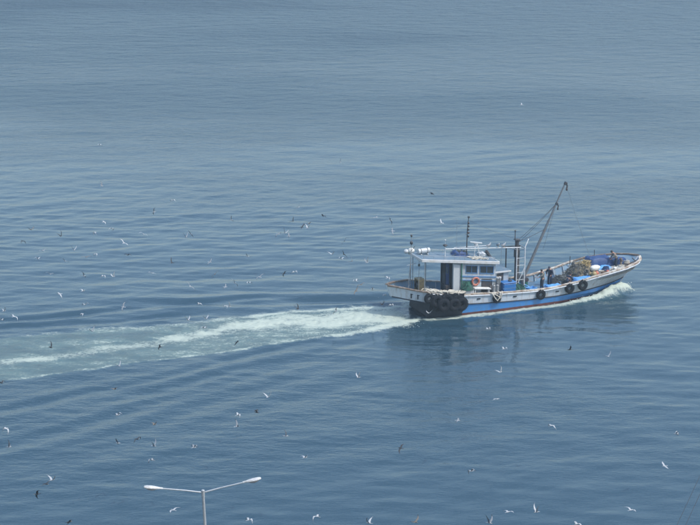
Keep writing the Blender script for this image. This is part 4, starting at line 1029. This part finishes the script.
# x, y in the photograph, apparent wing span (px), wing slope (deg), pose, colour, height above water, label
G = [
 (100,145,4,10,'m','w',5,"tiny white gull flying alone high on the left, topmost of the whole flock"),
 (102,186,5,50,'v','g',5,"white gull with a raised dark wing, alone in the upper left"),
 (104,222,7,-40,'g','w',4,"white gull slanting down to the right, top of the far left cluster"),
 (112,228.5,4,0,'m','w',3,"faint white gull just below the one slanting down at upper left"),
 (95,232.5,4,10,'m','w',3,"faint white gull left of and below the white slanting one at upper left"),
 (31,229.5,6,10,'v','b',4,"brown gull above all others near the left edge"),
 (61,236,8,30,'v','d',4,"dark gull with raised wings among pale ones at upper left"),
 (23,241,3,0,'m','d',4,"tiny dark gull furthest left above the dark water bands"),
 (43,250.5,8,15,'g','g',3,"faint grey gull with level wings, left of the dark upright one"),
 (38,259,5,5,'m','w',2,"faint white gull low over the calm water at far left"),
 (74,250,7,0,'v','w',4,"white gull with drooping grey wingtips, in the middle of the left cluster"),
 (65,261,9,-35,'g','g',4,"grey and white gull banking with one dark wing to the lower right, left cluster"),
 (86,257,10,0,'g','b',3,"brownish gull with wide level wings in the left cluster"),
 (95.5,254,5,0,'m','w',3,"small bright white gull right of the brownish level one"),
 (124,243,14,-40,'g','w',6,"pale gull with a very long faint wing reaching to the upper left"),
 (128,255,8,-5,'m','d',4,"dark arched gull directly below the long-winged pale one"),
 (50,274,9,-15,'m','g',4,"grey arched gull at mid height near the left edge"),
 (84,276,7,-75,'g','g',3,"faint grey gull flying edge-on below the left cluster"),
 (103,276,6,-10,'m','w',3,"white arched gull, left one of a side-by-side pair"),
 (113.5,276.5,6,15,'v','w',3,"white gull with wings in a V, right one of a side-by-side pair"),
 (60,294,8,-35,'m','w',4,"white gull slanting down right above the dark wave band at left"),
 (83,291,7,-5,'g','w',3,"white gull with flat wings above the left dark wave band"),
 (85,304.5,9,3,'m','g',2,"grey gull skimming the upper edge of the left dark wave band"),
 (82,314,4,0,'m','w',1,"small white gull low between the two dark wave bands"),
 (123,307,10,80,'g','g',4,"gull with white head and dark hanging wing above the wake's left half"),
 (4,311,5,10,'v','w',2,"white gull at the left edge on the dark wave band"),
 (14,316.5,10,-25,'m','w',2,"white gull with broad wings just below the dark band at the left edge"),
 (1.5,320,4,0,'m','w',1.5,"white gull half cut by the left edge above the wake"),
 (143.5,234,10,-20,'m','w',5,"white gull with long arched wings right of the left cluster"),
 (186,237,7,15,'v','w',4,"white gull flying tight with another, the left and lower of the two"),
 (191,234,8,-50,'g','g',5,"greyish gull flying tight with a white one, the upper right of the two"),
 (231.5,220,7,-80,'g','w',5,"white gull with a dark hanging wing, upper centre left of the flock"),
 (154,212,7,70,'g','g',6,"gull with white head and dark wing below, high over the left middle"),
 (173,200,6,5,'m','w',4,"faint white gull with flat wings, highest over the left middle"),
 (172,263,8,-45,'v','d',4,"small black gull with folded wings over the middle left water"),
 (152,273,7,-15,'g','w',3,"white gull gliding below and left of the small black one"),
 (210,262,8,60,'g','g',4,"white-headed gull with a dark lower wing, right of the small black one"),
 (215,274,12,50,'g','b',5,"brown gull banking steeply, wings from lower left to upper right"),
 (247.5,256.5,7,-40,'g','w',4,"white gull slanting down right, alone above the steep banking pair"),
 (190,286,15,-50,'g','g',6,"largest gull, white body and black wing, banking above the left wake"),
 (235,283,10,-48,'g','w',5,"bright white gull with stout wings slanting down right"),
 (225.5,287,6,80,'g','g',4,"small gull half dark half white, left of the bright stout-winged one"),
 (249,282.5,5,5,'m','w',2,"faint white gull between the stout-winged one and the black-winged one"),
 (259.5,277,10,35,'g','g',5,"gull with dark wings raised to the right and white body, left of centre"),
 (199.5,304,5,0,'m','w',1,"white gull low over the dark wave band above the wake"),
 (225.5,306,4,10,'m','w',1,"left gull of two white ones sitting low on the dark wave band"),
 (229.5,306.5,4,80,'v','w',1,"right gull of two white ones sitting low on the dark wave band"),
 (188,320,5,5,'v','w',1,"white gull skimming the upper fringe of the wake, left of another"),
 (206,318.5,5,0,'v','w',1,"white gull skimming the upper fringe of the wake, right of another"),
 (278,234,6,30,'m','g',4,"grey gull at the left end of a short row of three"),
 (285,233,7,-20,'v','w',4,"white gull in the middle of a short row of three"),
 (289,236,5,-60,'m','g',3,"small grey gull at the right end of a short row of three"),
 (340,162,10,-70,'g','w',7,"white gull flying alone high above the centre of the flock"),
 (299,207,11,42,'g','g',6,"slender grey gull gliding up right, top of the centre cluster"),
 (293,221,9,45,'g','d',5,"dark gull with a white tail tip below the slender gliding one"),
 (323,216,5,-30,'m','d',4,"small dark gull right of the slender gliding one"),
 (376,217.5,6,15,'g','g',4,"faint grey gull with flat wings left of the pair over the stern"),
 (307.5,228,6,0,'v','w',4,"white-bellied gull under a brown one in the centre cluster"),
 (302,227,7,60,'g','d',4,"dark gull touching the left side of the white-bellied one"),
 (309,223.5,8,25,'g','b',5,"brown gull with wings spread above the white-bellied one"),
 (390.5,220,9,-65,'g','g',6,"upper gull of a vertical pair left of the boat's stern mast"),
 (392.5,231,8,-85,'g','g',5,"lower gull of a vertical pair left of the boat's stern mast"),
 (344.5,241,13,58,'m','d',6,"large black gull with curved wings rising to the upper right"),
 (332,254,6,0,'v','w',4,"small round white gull below and left of the large black one"),
 (341.5,259,7,0,'m','w',4,"white gull touching a dark wing, lower left of the brown V one"),
 (344,254.5,10,-60,'g','d',5,"black gull with one wing raised to the upper left beside a white one"),
 (352,261,13,55,'v','b',5,"brown gull with wings in a V, below the large black one"),
 (367,262.5,6,10,'v','g',3,"small speckled gull right of the brown V one"),
 (284,273.5,8,60,'g','d',4,"short black gull banking over the water left of centre"),
 (294,272,6,5,'m','w',3,"faint white gull right of the short black one"),
 (388,278,6,-30,'m','w',2,"faint white gull just left of the boat's stern rail"),
 (372.5,289,4,80,'g','g',2,"small grey gull seen edge-on below the stern rail's level"),
 (361,284.5,11,22,'m','b',3,"brown gull with broad level wings above the foaming wake start"),
 (356,291,9,55,'g','b',2,"brown gull banking just under the broad-winged brown one"),
 (356,281,5,10,'m','w',3,"faint white gull above the broad-winged brown one"),
 (384,295,3,0,'m','w',1.5,"tiny white gull under the corner of the stern"),
 (382,304.5,5,30,'v','d',1,"dark gull on the white foam right behind the stern"),
 (391,305,5,0,'m','w',1,"white gull low on the foam right behind the stern"),
 (298,309,6,35,'v','d',1,"dark gull at the upper edge of the white foam"),
 (336,311,9,62,'g','g',1.5,"slender grey gull slanting up right against the brightest foam"),
 (429,313,6,5,'v','w',.6,"white gull against the dark shadow under the stern quarter tyres"),
 (441.5,223,7,-60,'g','w',7,"white gull above the wheelhouse roof, left of the signal mast"),
 (432,194,4,-20,'m','d',6,"tiny dark gull high above the boat's stern"),
 (92,331,6,45,'v','g',2,"grey and white gull over the pale upper part of the wake"),
 (51,347.5,6,85,'v','d',1.5,"black gull upright in the middle of the left wake foam"),
 (1.5,383,4,5,'m','d',2,"dark gull cut by the left edge below the wake"),
 (119,366,7,30,'v','w',1.5,"white gull on the lower foam line of the wake"),
 (115,389,10,10,'g','b',3,"brown gull with level wings below the wake's lower foam line"),
 (118,415,8,30,'m','w',3,"white gull over the rolling waves below the brown level one"),
 (204,328,5,0,'m','w',1.5,"small white gull in the wake's upper greenish water"),
 (237,342,8,55,'g','d',2,"black gull slanting up right in the lower wake"),
 (160,347,6,55,'g','d',2,"thin dark gull in the wake left of the black slanting one"),
 (268,397,10,5,'v','w',2,"white gull with wings spread low over the waves below the wake"),
 (238,415,6,-20,'m','w',2,"white gull above a grey one, lower left of centre"),
 (257,412.5,3,0,'m','d',2,"tiny dark speck of a gull right of the white one"),
 (237,426.5,7,-70,'v','g',3,"grey gull with folded wings hanging below a white one"),
 (6,428.5,9,-15,'m','w',6,"bright white arched gull at the left edge in the lower water"),
 (9,447,5,80,'v','g',4,"faint grey gull below the bright arched one at the left edge"),
 (52,480,9,10,'v','w',6,"white gull beside a dark one in the lower left, wings raised"),
 (46,484,7,35,'g','d',5,"dark gull touching the white one in the lower left"),
 (37,494,12,68,'g','d',7,"long black gull banking steeply in the lower left corner area"),
 (69,522,10,52,'g','d',7,"black gull at the bottom edge, left of the street lamp"),
 (118,443,8,-88,'g','g',4,"faint grey gull edge-on left of the street lamp's left arm"),
 (137,439,6,30,'m','d',4,"dark gull with bent wings above the lamp's left head"),
 (154.5,424.5,11,10,'g','b',5,"brown gull with level wings high above the lamp's left head"),
 (154,446,7,40,'v','w',4,"white gull with raised wings directly above the lamp's left head"),
 (194,447.5,7,15,'m','g',4,"grey gull above the middle of the street lamp"),
 (152,460,4,10,'m','g',3,"small grey gull between the white one and the lamp's left head"),
 (173,510,9,22,'g','w',6,"white gull gliding under the street lamp's left arm"),
 (249,520,8,0,'m','w',5,"white gull under the street lamp's right head at the bottom"),
 (286,436,8,75,'v','w',5,"white gull with one dark raised wing, right of the lamp and above it"),
 (305,457.5,8,20,'g','w',4,"faint white gull gliding in the lower middle, right of the lamp"),
 (400.5,448,12,62,'g','d',6,"black gull banking steeply alone in the lower middle water"),
 (317,516.5,7,5,'m','w',4,"white gull at the bottom, right of the street lamp"),
 (369,523,6,0,'v','w',6,"white gull cut by the bottom edge left of centre"),
 (415,522,9,30,'v','b',6,"brown gull cut by the bottom edge near the centre"),
 (358.5,377.5,5,10,'v','w',2,"small white gull left of the boat's reflection"),
 (500.5,372,8,40,'v','w',3,"white gull with a dark wing under the boat's reflection"),
 (496,399,9,8,'g','w',3,"white gull with spread wings furthest below the boat"),
 (504,349,6,0,'m','w',1.5,"white gull inside the dark reflection of the crane mast"),
 (488,329,5,20,'m','w',1,"white gull inside the boat's dark reflection near the hull foam"),
 (552,425.5,6,0,'m','w',3,"white gull alone in the lower right middle"),
 (471.5,471,7,30,'m','g',4,"grey and white gull low in the lower middle right"),
 (508,512,9,5,'g','w',5,"faint white gull at the bottom, left of the white V one"),
 (536.5,512,6,-20,'v','w',5,"white gull with wings in a V near the bottom right middle"),
 (489.5,523,8,0,'v','g',6,"gull with raised dark wings cut by the bottom edge right of centre"),
 (458,420.5,5,60,'g','g',3,"grey gull edge-on below the boat's reflection"),
 (570,349.5,6,88,'g','d',2,"black gull upright right of the boat's reflection"),
 (608,356.5,10,38,'v','w',3,"white gull with a wide V of wings right below the bow"),
 (676.5,434,6,-35,'m','w',4,"faint white gull near the right edge"),
 (664.5,466,7,-55,'g','w',5,"bright white gull slanting down near the right edge"),
 (631,510,9,-15,'g','w',5,"white gull gliding down right in the bottom right corner area"),
 (577,524,6,0,'m','w',6,"white gull cut by the bottom edge on the right"),
 (521.5,105,4,-60,'g','w',6,"single tiny white gull far above the boat near the top"),
]
camF = Vector((0, math.cos(PITCH), -math.sin(PITCH))); camU = Vector((0, math.sin(PITCH), math.cos(PITCH))); camX = Vector((1, 0, 0))
for i, (x, y, sp, ang, pose, colr, hz, lab) in enumerate(G):
    pos = at(x, y, hz); dist = (pos - camo.location).dot(camF)
    m0, wg = protos[(pose, colr)]
    full = {'g': .98, 'v': .83, 'm': .89}[pose]
    target = sp * dist / FPX
    ct = min(.97, target / full); st = math.sqrt(1 - ct * ct) * random.choice((-1, 1))
    a = R(ang)
    wv = (camX * math.cos(a) + camU * math.sin(a)) * ct + camF * st
    # heading: level direction square to the wings as far as possible
    hd = wv.cross(Vector((0, 0, 1)))
    if hd.length < .05: hd = camX.copy()
    hd = (hd - wv * hd.dot(wv)).normalized()
    if random.random() < .5: hd = -hd
    upv = hd.cross(wv).normalized()
    if upv.z < 0: wv = -wv; upv = -upv
    mat3 = Matrix((hd, wv, upv)).transposed().to_4x4()
    e = empty("seagull", Matrix.Translation(pos) @ mat3, lab, "gull", "gulls following the fishing boat")
    bo = bpy.data.objects.new("body", m0); COL.objects.link(bo); bo.parent = e
    flap = random.uniform(-.25, .3); sweep = random.uniform(-.15, .25)
    for sg, w in zip((-1, 1), wg):
        wo = bpy.data.objects.new("wing", w); COL.objects.link(wo); wo.parent = e
        wo.rotation_euler = (sg * (flap + random.uniform(-.12, .12)), random.uniform(-.1, .1), -sg * sweep)
# gulls standing on the spar
def perched(mw, label):
    e = empty("seagull", mw, label, "gull", "gulls perched on the boat's spar")
    b = MB(); b.sph((0, 0, .2), (.2, .08, .09), 'gullwhite', 12, 8, rot=Matrix.Rotation(R(-25), 3, 'Y')); b.sph((.15, 0, .34), .05, 'gullwhite', 10, 8); b.tube([(.19, 0, .34), (.26, 0, .325)], .012, 'beak', 6, .004)
    for s in (-1, 1): b.tube([(0, s * .03, .13), (.01, s * .03, 0)], .008, 'beak', 5)
    b.build("body", e)
    for s in (-1, 1):
        w = MB(); w.sph((-.06, s * .075, .2), (.22, .015, .07), 'gullgrey', 12, 6, rot=Matrix.Rotation(R(-15), 3, 'Y')); w.build("folded_wing", e)
for f, l in ((6.2, "gull perched on the long spar, nearest the radar"), (7.0, "gull perched on the long spar, middle of three"), (7.5, "gull perched on the long spar, nearest the crane post")):
    perched(T(f, -.3 - .2 * (f - 2.45) / 6.55, 5.04 - .5 * (f - 2.45) / 6.55, R(random.choice((80, -95, 20)))), l)

# ------------------------------------------------------------------ haze
hz = MB(); hz.mats = []; M['haze'] = bpy.data.materials.new("haze_air")
m = M['haze']; m.use_nodes = True; n = m.node_tree; n.nodes.remove(n.nodes["Principled BSDF"])
v = n.nodes.new("ShaderNodeVolumePrincipled"); v.inputs["Color"].default_value = (.72, .89, 1.0, 1); v.inputs["Density"].default_value = .0006; v.inputs["Anisotropy"].default_value = .3
n.links.new(v.outputs[0], n.nodes["Material Output"].inputs["Volume"])
hz.box((0, 4300, 28.75), (12400, 9700, 59.5), 'haze')
hz.build("haze", smooth=False, kind='stuff')
